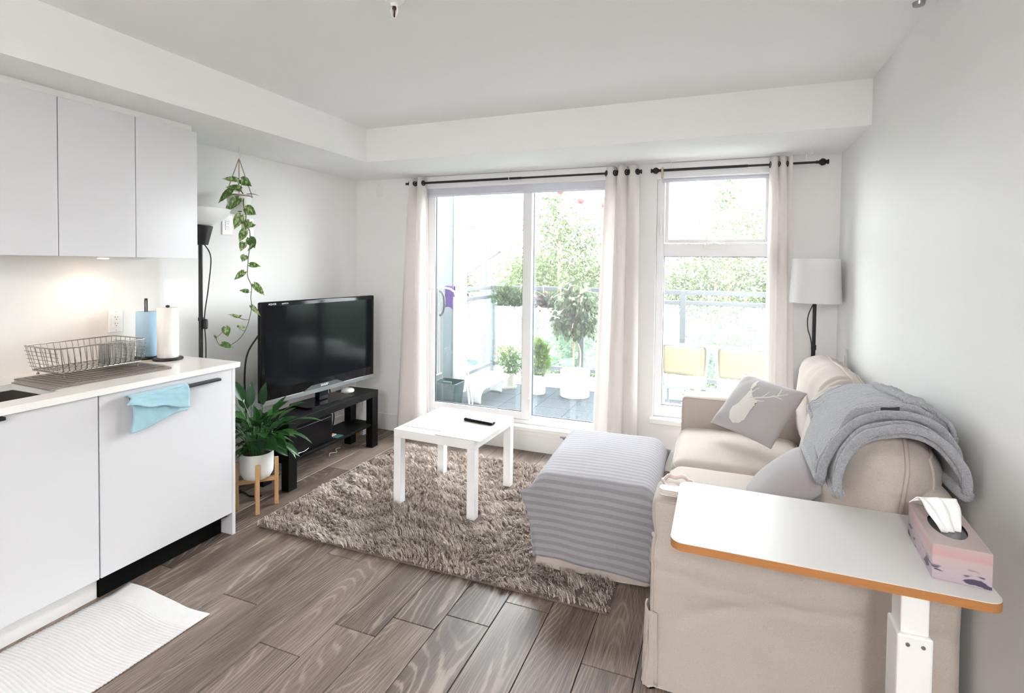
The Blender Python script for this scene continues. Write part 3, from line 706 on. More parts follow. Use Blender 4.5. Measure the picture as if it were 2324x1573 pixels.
# drain mat, dish rack, cutlery basket
bm = BM(); Zt = .9262
prism(bm, [(-2.865, 1.34), (-2.52, 1.34), (-2.512, 1.80), (-2.60, 1.825), (-2.865, 1.82)], Zt, Zt+.006)
prism(bm, [(-2.80, 1.30), (-2.50, 1.285), (-2.52, 1.34), (-2.82, 1.34)], Zt, Zt+.004)
for i in range(17):
    y = 1.365+i*.026; box(bm, (-2.84, y, Zt+.006), (-2.545, y+.012, Zt+.009), bev=.001, seg=1)
tag(obj('drain_mat', bm, pmat('taupe_silicone', (.20, .175, .16), rough=.4)), 'taupe ribbed drain mat under the wire dish rack', 'mat')
t = thing('dish_rack', 'stainless wire dish rack on the taupe drain mat', 'dish rack', (-2.78, 1.59, Zt+.009))
rx0, rx1, ry0, ry1 = -2.905, -2.655, 1.392, 1.775; bx0, bx1, by0, by1 = -2.885, -2.665, 1.41, 1.765; zb, zt_ = .958, 1.068
def rloop(x0, x1, y0, y1, z, r=.02): return [(x, y, z) for x, y in rrect(x0, y0, x1, y1, r, 3)]
bm = BM(); tube(bm, rloop(rx0, rx1, ry0, ry1, zt_), .0032, 8, closed=True); obj('rim', bm, M['steel'], t, smooth=60)
bm = BM(); tube(bm, rloop(bx0, bx1, by0, by1, zb), .0024, 6, closed=True)
n = 15
for i in range(n):
    f = (i+.5)/n; yt = ry0+f*(ry1-ry0); yb = by0+f*(by1-by0)
    tube(bm, [(rx0, yt, zt_), (bx0+.004, yb, zb+.008), (bx0+.014, yb, zb), (bx1-.014, yb, zb), (bx1-.004, yb, zb+.008), (rx1, yt, zt_)], .0016, 5)
for i in range(7):
    f = (i+.5)/7; xt = rx0+f*(rx1-rx0); xb = bx0+f*(bx1-bx0)
    tube(bm, [(xt, ry0, zt_), (xb, by0, zb), (xb, by1, zb), (xt, ry1, zt_)], .0016, 5)
for z in (.975, .992, 1.010, 1.028, 1.046):
    f = (z-zb)/(zt_-zb); yy0 = by0+(ry0-by0)*f; yy1 = by1+(ry1-by1)*f; a = bx0+(rx0-bx0)*f; b_ = bx1+(rx1-bx1)*f
    tube(bm, [(a, yy0, z), (b_, yy0, z)], .0014, 5); tube(bm, [(a, yy1, z), (b_, yy1, z)], .0014, 5)
obj('wire_basket', bm, M['steel'], t, smooth=60)
for x in (bx0+.015, bx1-.015):
    for y in (by0+.02, by1-.02):
        bm = BM(); tube(bm, [(x, y, zb), (x, y, Zt+.016)], .0026, 6); tube(bm, [(x, y, Zt+.017), (x, y, Zt+.0092)], .006, 8); obj('foot', bm, M['steel'], t, smooth=60)
t = thing('cutlery_basket', 'square steel mesh cutlery basket inside the dish rack', 'basket', (-2.71, 1.72, .962))
cx0, cx1, cy0, cy1 = -2.762, -2.688, 1.620, 1.738
bm = BM()
for i in range(15):
    f = i/14
    for y in (cy0, cy1): tube(bm, [(cx0+f*(cx1-cx0), y, .964), (cx0+f*(cx1-cx0), y, 1.055)], .0011, 4)
    for x in (cx0, cx1): tube(bm, [(x, cy0+f*(cy1-cy0), .964), (x, cy0+f*(cy1-cy0), 1.055)], .0011, 4)
for i in range(13):
    z = .964+i*.0075; tube(bm, [(cx0, cy0, z), (cx1, cy0, z), (cx1, cy1, z), (cx0, cy1, z)], .0011, 4, closed=True)
box(bm, (cx0, cy0, .962), (cx1, cy1, .9635))
obj('mesh_body', bm, M['steel'], t)
bm = BM(); tube(bm, [(x, y, 1.056) for x, y in rrect(cx0-.001, cy0-.001, cx1+.001, cy1+.001, .008, 3)], .0026, 6, closed=True); obj('rim', bm, M['steel'], t, smooth=60)

# paper towel rolls on their stands
def roll(x, y, r, h, m, label_roll, label_stand, loop, lean):
    t = thing('towel_holder', label_stand, 'towel holder', (x, y, .9252))
    bm = BM(); cyl(bm, (x, y, .9252), .060 if loop else .072, .012, 32, bev=.004); obj('base', bm, M['black'], t, smooth=40)
    bm = BM()
    if loop: tube(bm, spline([(x-.008, y, .937), (x-.008, y, 1.225), (x-.005, y, 1.243), (x, y, 1.247), (x+.005, y, 1.243), (x+.008, y, 1.225), (x+.008, y, .937)], 4), .0035, 8)
    else:
        tube(bm, [(x, y, .937), (x, y, .94+h)], .006, 8); lathe(bm, [(0, 0), (.010, .002), (.010, .010), (0, .014)], (x, y, .94+h-.001), 16)
    obj('post', bm, M['black'], t, smooth=60)
    o = BM(); lathe(o, [(.018, 0), (r-.002, 0), (r, .003), (r+.0008, h*.5), (r, h-.003), (r-.002, h), (.018, h), (.018, 0)], (0, 0, 0), 48)
    for v in o.verts:
        a = math.atan2(v.co.y, v.co.x); k = 1+.012*max(0, cos(a-.7))**30; v.co.x *= k; v.co.y *= k
        v.co = Matrix.Rotation(lean, 4, 'X') @ v.co if lean else v.co
        v.co += Vector((x, y, .9385))
    tag(obj('paper_towel_roll', o, m, smooth=50), label_roll, 'paper towel', group='towel rolls on the worktop')
roll(-2.758, 1.957, .050, .268, M['papertowel'], 'white paper towel roll beside the drain mat', 'round black stand carrying the white towel roll', False, 0)
roll(-2.893, 1.932, .047, .242, M['bluetowel'], 'blue cloth towel roll behind the white one', 'black wire loop stand carrying the blue roll', True, 0)

# blue cloth hung over the dishwasher bar: a long corner behind, a short flap folded over in front
def fold_noise(u, v, k): return .007*nz((u*2.6, v*2.2, k), 1)+.003*nz((u*7, v*6, k+3), 1)
bm = BM()
def back(u, v):
    bot = .710+.040*u-.010*sin(u*7); top = .868; x = DXF+.037+fold_noise(u, v, 4)*min(1, v*3)+.006*sin(u*8+v*3)*v
    return (x, 1.500+.262*u+(-.006+.012*u)*v+.012*sin(v*3)*(1-u), top+(bot-top)*v)
def flap(u, v):
    bot = .842-.078*u+.004*sin(u*13); top = .871-.004*u; x = DXF+.046+.012*v+fold_noise(u, v, 9)*.8+.005*sin(u*6+1)
    y = 1.490+.268*u-(.020*(1-u))*v+.004*sin(v*5)
    return (x, y, top+(min(bot, top-.006)-top)*v)
grid(bm, 34, 22, back); grid(bm, 34, 12, flap)
grid(bm, 34, 8, lambda u, v: (DXF+.0045+(.0415)*v, 1.492+.266*u, .867+.0075*sin(pi*v)))
tag(obj('dish_cloth', bm, M['microfibre'], smooth=70, solid=.003), 'crumpled blue microfibre cloth hung over the dishwasher handle', 'cloth')

# bath mat on the floor
bm = BM()
def bathmat(u, v):
    x = -2.44+.50*u+.02*v; y = .60+.935*v+.010*sin(u*6); z = .007+.0012*sin(v*480+.5*nz((u*2, v*3, 8)))*(1 if v < .90 else 0)+.003*nz((u*4, v*6, 2), 1)+(.012*(v-.93)/.07*max(0, 1-u*3) if v > .93 else 0)
    return (x, y, z)
grid(bm, 24, 760, bathmat)
tag(obj('bath_mat', bm, M['mat'], smooth=180, solid=.006), 'ribbed white bath mat on the floor in front of the sink cabinet', 'mat')
# ------------------------------------------------------------------ shag rug
t = thing('shag_rug', 'thick taupe shag rug under the white coffee table', 'rug', (-1.37, 2.86, 0))
RX0, RX1, RY0, RY1 = -2.345, -.395, 2.150, 3.585
bm = BM(); box(bm, (RX0+.01, RY0+.01, .0005), (RX1-.01, RY1-.01, .010), bev=.003); obj('backing', bm, M['rugbase'], t)
NC, PB = 12500, 8                                       # tufts, fibres in each
nb = NC*PB
gx, gy = RNG.uniform(RX0+.012, RX1-.012, NC), RNG.uniform(RY0+.012, RY1-.012, NC)
ct_a = -.0365; ux, uy = gx+1.8065, gy-2.6773; tx_, ty_ = ux*cos(ct_a)+uy*sin(ct_a), -ux*sin(ct_a)+uy*cos(ct_a)
clear = np.zeros(NC, bool)                              # no tufts where legs and ottoman stand
for lx_ in (0, .50):
    for ly_ in (0, .50): clear |= (tx_ > lx_-.032) & (tx_ < lx_+.082) & (ty_ > ly_-.014) & (ty_ < ly_+.100)
clear |= (gx > -.838) & (gx < -.22) & (gy > 2.388) & (gy < 3.26)
gx, gy = gx[~clear], gy[~clear]; NC = len(gx); nb = NC*PB
wave = np.sin(gy*34+5.5*np.sin(gx*2.2)+2.6*np.sin(gx*9+gy*5))+.6*np.sin(gx*21+gy*13)
cang = 4.5+.55*np.sin(gx*5+2*np.sin(gy*4))+.55*wave+RNG.normal(0, .28, NC)
clean_ = np.clip(.62+.16*wave+.14*np.sin(gx*6.3+gy*3.1)+RNG.normal(0, .10, NC), .12, 1.12); cl = RNG.uniform(.028, .040, NC)
rep = lambda a: np.repeat(a, PB)
ra = RNG.uniform(0, 2*pi, nb); rr_ = .0125*np.sqrt(RNG.random(nb)); ox, oy = np.cos(ra)*rr_, np.sin(ra)*rr_
px, py = rep(gx)+ox, rep(gy)+oy
ln = rep(cl)*RNG.uniform(.82, 1.12, nb); le = rep(clean_)+RNG.normal(0, .10, nb); an = rep(cang)+RNG.normal(0, .22, nb)
hx = np.cos(an)*np.sin(le)*ln-ox*.62; hy = np.sin(an)*np.sin(le)*ln-oy*.62; hz = np.maximum(np.cos(le)*ln, .008)
wd = RNG.uniform(.0026, .0042, nb); tw = an+pi/2+RNG.normal(0, .7, nb); sx, sy = np.cos(tw)*wd/2, np.sin(tw)*wd/2
V = np.zeros((nb, 5, 3))
V[:, 0] = np.stack([px-sx, py-sy, np.full(nb, .009)], 1); V[:, 1] = np.stack([px+sx, py+sy, np.full(nb, .009)], 1)
mx_, my_, mz_ = px+hx*.40, py+hy*.40, .009+hz*.62
V[:, 2] = np.stack([mx_+sx*.95, my_+sy*.95, mz_], 1); V[:, 3] = np.stack([mx_-sx*.95, my_-sy*.95, mz_], 1)
V[:, 4] = np.stack([px+hx, py+hy, .009+hz*.95], 1)
V[:, :, 0] = np.clip(V[:, :, 0], RX0-.012, RX1+.012); V[:, :, 1] = np.clip(V[:, :, 1], RY0-.012, RY1+.012)
b5 = np.arange(nb)[:, None]*5
me = mesh_np('pile', V.reshape(-1, 3), quads=b5+np.array([[0, 1, 2, 3]]), tris=b5+np.array([[3, 2, 4]]))
o = obj('pile', me, M['rugpile'], t); o['kind'] = 'stuff'

# ------------------------------------------------------------------ coffee table
ct = thing('coffee_table', 'square white coffee table on the shag rug', 'table', (-1.8065, 2.6773, .012), -.0365)
bm = BM(); box(bm, (0, 0, .40), (.55, .55, .45), bev=.0015); obj('tabletop', bm, M['whitefoil'], ct, world=False)
for x in (0, .50):
    for y in (0, .50):
        bm = BM(); box(bm, (x+.0005, y+.0005, 0), (x+.0495, y+.0495, .3995), bev=.001); obj('leg', bm, M['whitefoil'], ct, world=False)
for (x0, y0, dz, lab) in ((.015, .075, .0005, 'cream paper placemat at the window side of the coffee table'), (.283, .006, .0012, 'cream paper placemat under the remote, overhanging the table front')):
    bm = BM(); box(bm, (x0, y0, .45+dz), (x0+.30, y0+.42, .4515+dz)); p = obj('placemat', bm, M['paper'])
    p.data.transform(ct.matrix_basis); tag(p, lab, 'placemat', group='placemats on the coffee table')
rm = thing('remote_control', 'black television remote lying on the coffee table', 'remote', (-1.385, 2.992, .4655), radians(-8))
bm = BM(); soft_box(bm, (-.105, -.024, 0), (.105, .024, .017), .007, 4, 3); obj('body', bm, M['blackgloss'], rm, world=False, smooth=180)
bm = BM()
for i in range(11):
    for j in range(3): box(bm, (-.088+i*.0155, -.016+j*.0115, .0165), (-.088+i*.0155+.009, -.016+j*.0115+.007, .0182), bev=.0006, seg=1)
obj('buttons', bm, pmat('grey_rubber_keys', (.42, .42, .45), rough=.6), rm, world=False)

# ------------------------------------------------------------------ TV bench and what stands on it
tb = thing('tv_bench', 'low black bench with a shelf under the television', 'tv bench', (-2.650, 3.035, 0), radians(90.8))
bl, bd = .955, .270                                     # local x runs to the window, local -y to the room... (rotated)
bm = BM(); box(bm, (-bl/2, -bd/2, .40), (bl/2, bd/2, .45), bev=.0015); obj('top', bm, M['blackwood'], tb, world=False)
bm = BM(); box(bm, (-bl/2+.01, -bd/2+.012, .172), (bl/2-.01, bd/2-.012, .190), bev=.001); obj('shelf', bm, M['blackwood'], tb, world=False)
for x in (-bl/2, bl/2-.073):
    for y in (-bd/2, bd/2-.06):
        bm = BM(); box(bm, (x+.0005, y+.0005, 0), (x+.0725, y+.0595, .3995), bev=.001); obj('leg', bm, M['blackwood'], tb, world=False)
TV_ROT = radians(84.6)
tv = thing('television', 'large black flat television standing on the low black bench', 'television', (-2.668, 3.045, .4505), TV_ROT)
tw_, th_ = 1.05, .65; z0 = .100                          # local: x along the screen, -y towards the room
bm = BM(); box(bm, (-tw_/2, -.018, z0), (tw_/2, .018, z0+th_), bev=.010, seg=3); obj('bezel', bm, M['blackgloss'], tv, world=False, smooth=40)
bm = BM(); box(bm, (-tw_/2+.04, .0185, z0+.05), (tw_/2-.04, .05, z0+th_-.06), bev=.012, seg=2); box(bm, (-.28, .0505, z0+.08), (.28, .075, z0+.45), bev=.01); obj('back_housing', bm, M['blackmatte'], tv, world=False)
bm = BM(); box(bm, (-tw_/2+.030, -.0195, z0+.075), (tw_/2-.030, -.0175, z0+th_-.030), bev=.0006, seg=1); obj('screen', bm, M['screen'], tv, world=False)
bm = BM(); box(bm, (-tw_/2+.004, -.0205, z0-.020), (tw_/2-.004, -.010, z0+.012), bev=.003); o = obj('trim_strip', bm, M['acrylic'], tv, world=False); o['label'] = 'clear grey strip along the lower edge'
bm = BM(); prism(bm, [(-.19, .010), (-.12, .040), (.12, .040), (.19, .010)], .0190, .0215, M=Matrix(((1, 0, 0, 0), (0, 0, -1, 0), (0, 1, 0, z0), (0, 0, 0, 1)))); obj('logo_plaque', bm, pmat('dark_grey_plaque', (.06, .065, .07), rough=.2), tv, world=False)
bm = BM(); box(bm, (-.045, -.014, .014), (.045, .030, z0+.02), bev=.006); obj('neck', bm, M['blackgloss'], tv, world=False)
bm = BM(); prism(bm, rrect(-.22, -.105, .22, .105, .03), 0, .013); obj('stand_base', bm, M['blackgloss'], tv, world=False)
def text_part(name, s, size, parent, loc, m, extr=.0004):
    cu = bpy.data.curves.new(name, 'FONT'); cu.body = s; cu.size = size; cu.extrude = extr; cu.align_x = 'CENTER'; cu.align_y = 'CENTER'
    tmp = bpy.data.objects.new('tmp_text', cu); C.objects.link(tmp); dg = bpy.context.evaluated_depsgraph_get()
    me = bpy.data.meshes.new_from_object(tmp.evaluated_get(dg)); bpy.data.objects.remove(tmp)
    me.transform(Matrix.Translation(loc) @ Matrix.Rotation(pi/2, 4, 'X'))
    return obj(name, me, m, parent, world=False)
M['logo'] = pmat('silver_lettering', (.75, .75, .75), rough=.4)
text_part('brand_lettering', 'SHARP', .024, tv, (0, -.0222, z0+.026), M['logo'])
text_part('badge_lettering', 'AQUOS', .017, tv, (-tw_/2+.085, -.0190, z0+th_-.016), M['logo'])
text_part('badge_lettering', 'quattron', .015, tv, (-tw_/2+.185, -.0190, z0+th_-.015), M['logo'])

p = thing('smart_speaker', 'flat round white speaker puck on the black bench by the television', 'speaker', (-2.675, 3.335, .4505))
bm = BM(); lathe(bm, [(0, 0), (.036, 0), (.046, .005), (.049, .014), (.046, .024), (.036, .030), (0, .031)], (-2.675, 3.335, .4505), 36); obj('body', bm, M['whiteplastic'], p, smooth=50)
bm = BM(); tube(bm, spline([(-2.695, 3.292, .462), (-2.715, 3.285, .4545), (-2.75, 3.29, .4540), (-2.775, 3.30, .4545)], 5), .0025, 6); obj('power_lead', bm, M['whiteplastic'], p, smooth=60)
b = thing('subwoofer_box', 'black box on the shelf of the bench behind the potted plant', 'speaker', (-2.65, 2.84, .1905))
bm = BM(); box(bm, (-2.745, 2.66, .1905), (-2.565, 3.03, .375), bev=.006); obj('body', bm, M['blackmatte'], b)
bm = BM(); box(bm, (-2.5648, 2.675, .205), (-2.5610, 3.015, .362), bev=.002); obj('grille', bm, M['blackgloss'], b)
bm = BM(); box(bm, (-2.60, 3.06, .1905), (-2.545, 3.13, .1925)); tag(obj('card', bm, M['tealcard']), 'dark teal card lying on the bench shelf', 'card', group='cards on the bench shelf')
bm = BM(); box(bm, (-2.635, 3.04, .1905), (-2.605, 3.12, .197)); box(bm, (-2.634, 3.045, .197), (-2.606, 3.10, .1985), mi=1); tag(obj('card', bm, [M['paper'], M['orange']]), 'cream and orange card behind the teal one on the shelf', 'card', group='cards on the bench shelf')
bm = BM(); grid(bm, 8, 8, lambda u, v: (-2.555+.025*u-.01*v, 2.64+.13*v, .1985+.018*u*v+.006*sin(v*6)))
tag(obj('crumpled_paper', bm, M['whitepaper'], smooth=180, solid=.002), 'crumpled white paper at the near end of the bench shelf', 'paper')
b = thing('router_box', 'slim white box standing in the corner behind the bench', 'box', (-2.835, 3.69, 0))
bm = BM(); box(bm, (-2.885, 3.665, 0), (-2.778, 3.715, .40), bev=.004); obj('body', bm, M['whiteplastic'], b)
bm = BM(); box(bm, (-2.777, 3.675, .345), (-2.7762, 3.70, .358)); box(bm, (-2.80, 3.6635, .345), (-2.785, 3.6648, .358)); obj('port', bm, M['black'], b)
bm = BM(); box(bm, (-2.93, 3.54, 0), (-2.80, 3.655, .075), bev=.002); tag(obj('cardboard_box', bm, M['brownwood']), 'small brown cardboard box on the floor behind the bench', 'box')
def cord(name, pts, r, m, label, group=None):
    bm = BM(); tube(bm, spline(pts, 7), r, 7); return tag(obj(name, bm, m, smooth=60), label, 'cord', group)
cord('power_cord', [(-2.81, 2.61, .98), (-2.85, 2.555, .86), (-2.86, 2.54, .70), (-2.86, 2.55, .50), (-2.87, 2.56, .25), (-2.88, 2.58, .012)], .006, M['black'], 'black cord hanging down behind the television edge')
cord('cable', [(-2.80, 3.20, .45), (-2.815, 3.21, .33), (-2.83, 3.19, .22), (-2.85, 3.22, .10), (-2.86, 3.20, .006)], .004, M['black'], 'black cable dropping behind the bench below the speaker puck')
cord('cable', [(-2.82, 3.30, .47), (-2.815, 3.31, .36), (-2.82, 3.35, .24), (-2.86, 3.36, .08), (-2.88, 3.38, .006)], .005, M['black'], 'second black cable behind the bench nearer the window')
cord('cable', [(-2.86, 3.06, .10), (-2.83, 3.08, .28), (-2.84, 3.10, .35), (-2.86, 3.10, .15), (-2.88, 3.10, .006)], .003, M['whiteplastic'], 'white looped cable hanging behind the bench shelf')
cord('cable', [(-2.86, 3.12, .22), (-2.83, 3.20, .30), (-2.83, 3.30, .31), (-2.84, 3.42, .27), (-2.87, 3.52, .20)], .003, M['whiteplastic'], 'white cable arching behind the bench towards the white box')
cord('cable', [(-2.70, 3.16, .004), (-2.73, 3.20, .008), (-2.71, 3.25, .004), (-2.75, 3.29, .008), (-2.75, 3.34, .004)], .0028, M['whiteplastic'], 'tangled white cable on the floor under the bench')
cord('cable', [(-2.62, 2.45, .005), (-2.68, 2.42, .005), (-2.74, 2.44, .005), (-2.82, 2.46, .005), (-2.88, 2.54, .005)], .005, M['black'], 'black cable on the floor behind the plant stand')

# ------------------------------------------------------------------ torchiere behind the wall cabinets
t = thing('torchiere_lamp', 'tall black uplighter lamp with white bowl behind the wall cabinets', 'floor lamp', (-2.853, 2.225, 0))
P_ = (-2.853, 2.225)
bm = BM(); lathe(bm, [(0, 0), (.13, 0), (.13, .012), (.03, .022), (0, .024)], (P_[0], P_[1], 0), 36); obj('base', bm, M['black'], t, smooth=40)
bm = BM(); tube(bm, [(P_[0], P_[1], .02), (P_[0], P_[1], 1.57)], .0115, 14); lathe(bm, [(0, 1.105), (.015, 1.105), (.015, 1.125), (0, 1.125)], (P_[0], P_[1], 0), 16); obj('pole', bm, M['black'], t, smooth=50)
bm = BM(); lathe(bm, [(0, 1.555), (.040, 1.555), (.066, 1.665), (.060, 1.667), (0, 1.667)], (P_[0], P_[1], 0), 28); obj('socket_cup', bm, M['black'], t, smooth=40)
bm = BM(); lathe(bm, [(.05, 1.668), (.10, 1.690), (.140, 1.725), (.160, 1.768), (.156, 1.769), (.135, 1.732), (.09, 1.698), (0, 1.684)], (P_[0], P_[1], 0), 40); obj('bowl_shade', bm, pmat('white_bowl_plastic', (.82, .82, .82), rough=.35), t, smooth=60)
bm = BM(); tube(bm, spline([(-2.832, 2.232, 1.56), (-2.800, 2.25, 1.48), (-2.815, 2.245, 1.30), (-2.835, 2.235, 1.12), (-2.83, 2.24, .95), (-2.86, 2.26, .6), (-2.86, 2.27, .03)], 8), .0035, 7); cd = obj('cord', bm, M['black'], t, smooth=60)
bm = BM(); soft_box(bm, (-2.842, 2.225, 1.055), (-2.818, 2.249, 1.115), .009, 3, 3); obj('cord_switch', bm, M['black'], cd, smooth=180)

# ------------------------------------------------------------------ floor lamp in the right corner
LX, LY = .553, 3.705
t = thing('floor_lamp', 'black floor lamp with white drum shade in the corner behind the sofa', 'floor lamp', (LX, LY, 0))
bm = BM(); lathe(bm, [(0, 0), (.10, 0), (.10, .010), (.03, .02), (0, .022)], (LX, LY, 0), 36); obj('base', bm, M['black'], t, smooth=40)
bm = BM(); tube(bm, [(LX, LY, .02), (LX, LY, 1.34)], .0105, 14); lathe(bm, [(0, .955), (.0145, .955), (.0145, .985), (0, .985)], (LX, LY, 0), 16); obj('pole', bm, M['black'], t, smooth=50)
bm = BM(); lathe(bm, [(.1445, 1.247), (.131, 1.516), (.1295, 1.516), (.143, 1.247), (.1445, 1.247)], (LX, LY, 0), 56); obj('lamp_shade', bm, M['shade'], t, smooth=40)
bm = BM()
for a in (0, 2*pi/3, 4*pi/3): tube(bm, [(LX+.012*cos(a), LY+.012*sin(a), 1.30), (LX+.141*cos(a), LY+.141*sin(a), 1.262)], .002, 6)
lathe(bm, [(0, 1.29), (.02, 1.29), (.02, 1.35), (0, 1.35)], (LX, LY, 0), 16); obj('shade_spider', bm, M['black'], t)
bm = BM(); lathe(bm, [(0, 1.351), (.014, 1.352), (.016, 1.37), (.028, 1.405), (.026, 1.43), (.012, 1.447), (0, 1.449)], (LX, LY, 0), 20); obj('bulb', bm, M['whiteplastic'], t, smooth=60)
bm = BM(); tube(bm, spline([(LX-.004, LY-.013, 1.25), (LX-.034, LY-.012, 1.17), (LX-.036, LY-.012, 1.09), (LX-.014, LY-.014, .99), (LX-.013, LY-.012, .8), (LX-.013, LY, .04)], 7), .0032, 7); obj('cord', bm, M['black'], t, smooth=60)

# ------------------------------------------------------------------ curtain rods and curtains
RZ, RY = 2.124, D-.095
def onion(bm, x, s):
    pr = [(0, 0), (.008, 0), (.012, .006), (.008, .014), (.013, .020), (.022, .032), (.023, .040), (.018, .052), (.010, .060), (.015, .064), (.015, .072), (0, .074)]
    lathe(bm, pr, (0, 0, 0), 20, M=Matrix.Translation((x, RY, RZ)) @ Matrix.Rotation(s*pi/2, 4, 'Y'))
def rod(x0, x1, xm, label, f0, f1):
    t = thing('curtain_rod', label, 'curtain rod', ((x0+x1)/2, RY, RZ), group='black curtain rods over the windows')
    bm = BM(); tube(bm, [(x0, RY, RZ), (xm, RY, RZ)], .0095, 12); tube(bm, [(xm-.01, RY, RZ), (x1, RY, RZ)], .0075, 12); obj('pole', bm, M['black'], t, smooth=50)
    for x, s, f in ((x0, -1, f0), (x1, 1, f1)):
        if f: bm = BM(); onion(bm, x, s); obj('finial', bm, M['black'], t, smooth=40)
    for x in (x0+.06, x1-.05):
        bm = BM(); box(bm, (x-.004, RY+.0105, RZ-.016), (x+.004, RY+.0145, ZS), bev=.001); box(bm, (x-.004, RY-.010, RZ-.0165), (x+.004, RY+.0145, RZ-.0125), bev=.001); obj('bracket', bm, M['whiteplastic'], t)
    return t
rod(-2.450, -.590, -1.42, 'long black curtain rod above the balcony door', False, True)
rod(-.385, .550, .16, 'short black curtain rod above the tall window', True, True)
bm = BM(); tube(bm, spline([(-1.52, RY+.002, ZS), (-1.52, RY-.012, RZ+.03), (-1.52, RY-.014, RZ), (-1.52, RY, RZ-.013), (-1.52, RY+.013, RZ)], 5), .0025, 6); tag(obj('rod_hook', bm, M['whiteplastic'], smooth=60), 'thin white hook holding the long curtain rod midway', 'hook')
t = thing('hanging_clothes_peg', 'pale wooden peg clipped on the short rod beside its finial', 'peg', (-.378, RY, RZ))
bm = BM(); box(bm, (-.386, RY-.016, RZ-.055), (-.372, RY-.010, RZ+.020), bev=.002); box(bm, (-.386, RY+.010, RZ-.055), (-.372, RY+.016, RZ+.020), bev=.002); obj('jaws', bm, pmat('pale_peg_wood', (.55, .46, .32), rough=.6), t)
bm = BM(); tube(bm, [(-.387, RY, RZ-.020), (-.371, RY, RZ-.020)], .0105, 8); obj('spring', bm, M['steel'], t)

def curtain(label, top, bot, zt, zb, nf, amp, ph, spread=.75, yo=0.0, lobe=.6):
    t = thing('curtain', label, 'curtain', ((top[0]+top[1])/2, RY, zb), group='ivory eyelet curtains')
    def f(u, v):
        k = v**spread; x0 = top[0]+(bot[0]-top[0])*k; x1 = top[1]+(bot[1]-top[1])*k
        w = u+.035*sin(2*pi*u*1.5+ph)*1.0
        a = amp*(.82+.35*v+.18*sin(7*u+ph*2))
        y = RY+yo+a*sin(2*pi*nf*w+ph)+.012*v*nz((u*6, v*2.2, ph))
        x_ = x0+(x1-x0)*(w+lobe*cos(2*pi*nf*w+ph)/(2*pi*nf))
        return (x_+.006*v*nz((u*4, v*3, ph+3)), min(y, D-.012), zt-(zt-zb)*v-.004*sin(2*pi*nf*w+ph)*(1-v))
    bm = BM(); grid(bm, int(nf*26), 44, f); obj('panel', bm, M['curtain'], t, smooth=180, solid=.003)
    bm = BM()
    grid(bm, int(nf*26), 2, lambda u, v: (f(u, .985+.015*v)[0], f(u, .985+.015*v)[1]-.0022, f(u, .985+.015*v)[2])); obj('hem', bm, M['curtain'], t, smooth=180, solid=.002)
    k = 0
    while True:                                         # an eyelet at each crossing of the rod
        w = (k*pi-ph)/(2*pi*nf); k += 1
        if w < .03: continue
        if w > .97: break
        u = w
        for _ in range(6): u = w-.035*sin(2*pi*u*1.5+ph)
        x = f(u, .03)[0]; bm = BM(); dy_, dx_ = f(u+.004, .03)[1]-f(u-.004, .03)[1], f(u+.004, .03)[0]-f(u-.004, .03)[0]
        a = math.atan2(dy_, dx_)
        lathe(bm, [(.013, -.004), (.022, -.003), (.023, 0), (.022, .003), (.013, .004), (.0115, 0), (.013, -.004)], (0, 0, 0), 20, M=Matrix.Translation((x, RY, RZ)) @ Matrix.Rotation(a, 4, 'Z') @ Matrix.Rotation(pi/2, 4, 'X'))
        obj('eyelet', bm, M['black'], t, smooth=50)
    return t
curtain('ivory curtain at the corner side of the balcony door', (-2.428, -2.262), (-2.56, -2.225), 2.168, .03, 2.25, .040, .9)
curtain('ivory curtain between the balcony door and tall window', (-.765, -.532), (-.842, -.512), 2.168, .015, 3.0, .034, 2.2, lobe=.85)
curtain('ivory curtain beside the floor lamp', (.283, .418), (.272, .472), 2.168, .02, 2.75, .034, .3, spread=1.0, yo=-.006, lobe=1.25)
# ------------------------------------------------------------------ sofa
SX0_, SX1_, SY0_, SY1_ = -.20, .672, 1.862, 3.645
sf = thing('sofa', 'beige slipcovered two seat sofa along the right wall', 'sofa', (.25, 2.75, 0))
def folds(seed, amp=.004, s=5.0): return lambda p, n: amp*nz(p, s, seed)+amp*.4*nz(p, s*3.1, seed+5)
bm = BM(); soft_box(bm, (SX0_+.015, SY0_+.05, .012), (SX1_-.03, SY1_-.03, .315), .02, 10, 3, flat=True, fn=lambda p, n: .006*sin(p.y*26+3*sin(p.y*7))*max(0, (.28-p.z)/.28) if n.x < -.5 else 0); obj('base', bm, M['sofa'], sf, smooth=180)
def near_fold(p, n):
    # drapes across the outer panel, a long curved tuck, and a flared split skirt at the front corner
    o = .003*nz(p, 3, 2)+.0015*nz(p, 9, 3)
    if n.y < -.3:
        for z0_, sl_, wd_, am in ((.50, -.10, .013, .0065), (.455, -.14, .015, .008), (.40, -.16, .013, .006), (.36, -.05, .012, .005)):
            zz = z0_+sl_*(p.x+.2)+.012*sin(p.x*8); o += am*math.exp(-((p.z-zz)/wd_)**2)*max(0, min(1, (.55-p.x)/.5))
        if p.x > -.16:
            arc = .205+.185*(1-math.exp(-(p.x+.16)/.20)); o -= .014*math.exp(-((p.z-arc)/.010)**2)*min(1, (p.x+.16)/.08)
        o += .018*max(0, (.30-p.z)/.30)**1.6
    if n.x < -.3:
        o += .014*max(0, (.26-p.z)/.26)**1.3*(.6+.6*abs(sin(p.y*31)))
    o -= .012*math.exp(-((p.z-.52)/.035)**2)*max(0, 1-abs(p.x+.2)/.05)*(1 if n.x < -.2 else .3)
    return o
bm = BM(); su = soft_box(bm, (SX0_, SY0_, .004), (SX1_, SY0_+.205, .652), .028, 34, 4, bulge=(.008, 0, .008), fn=near_fold, flat=True); a_ = obj('armrest', bm, M['sofa'], sf, smooth=180); a_['label'] = 'near armrest with long slipcover side'
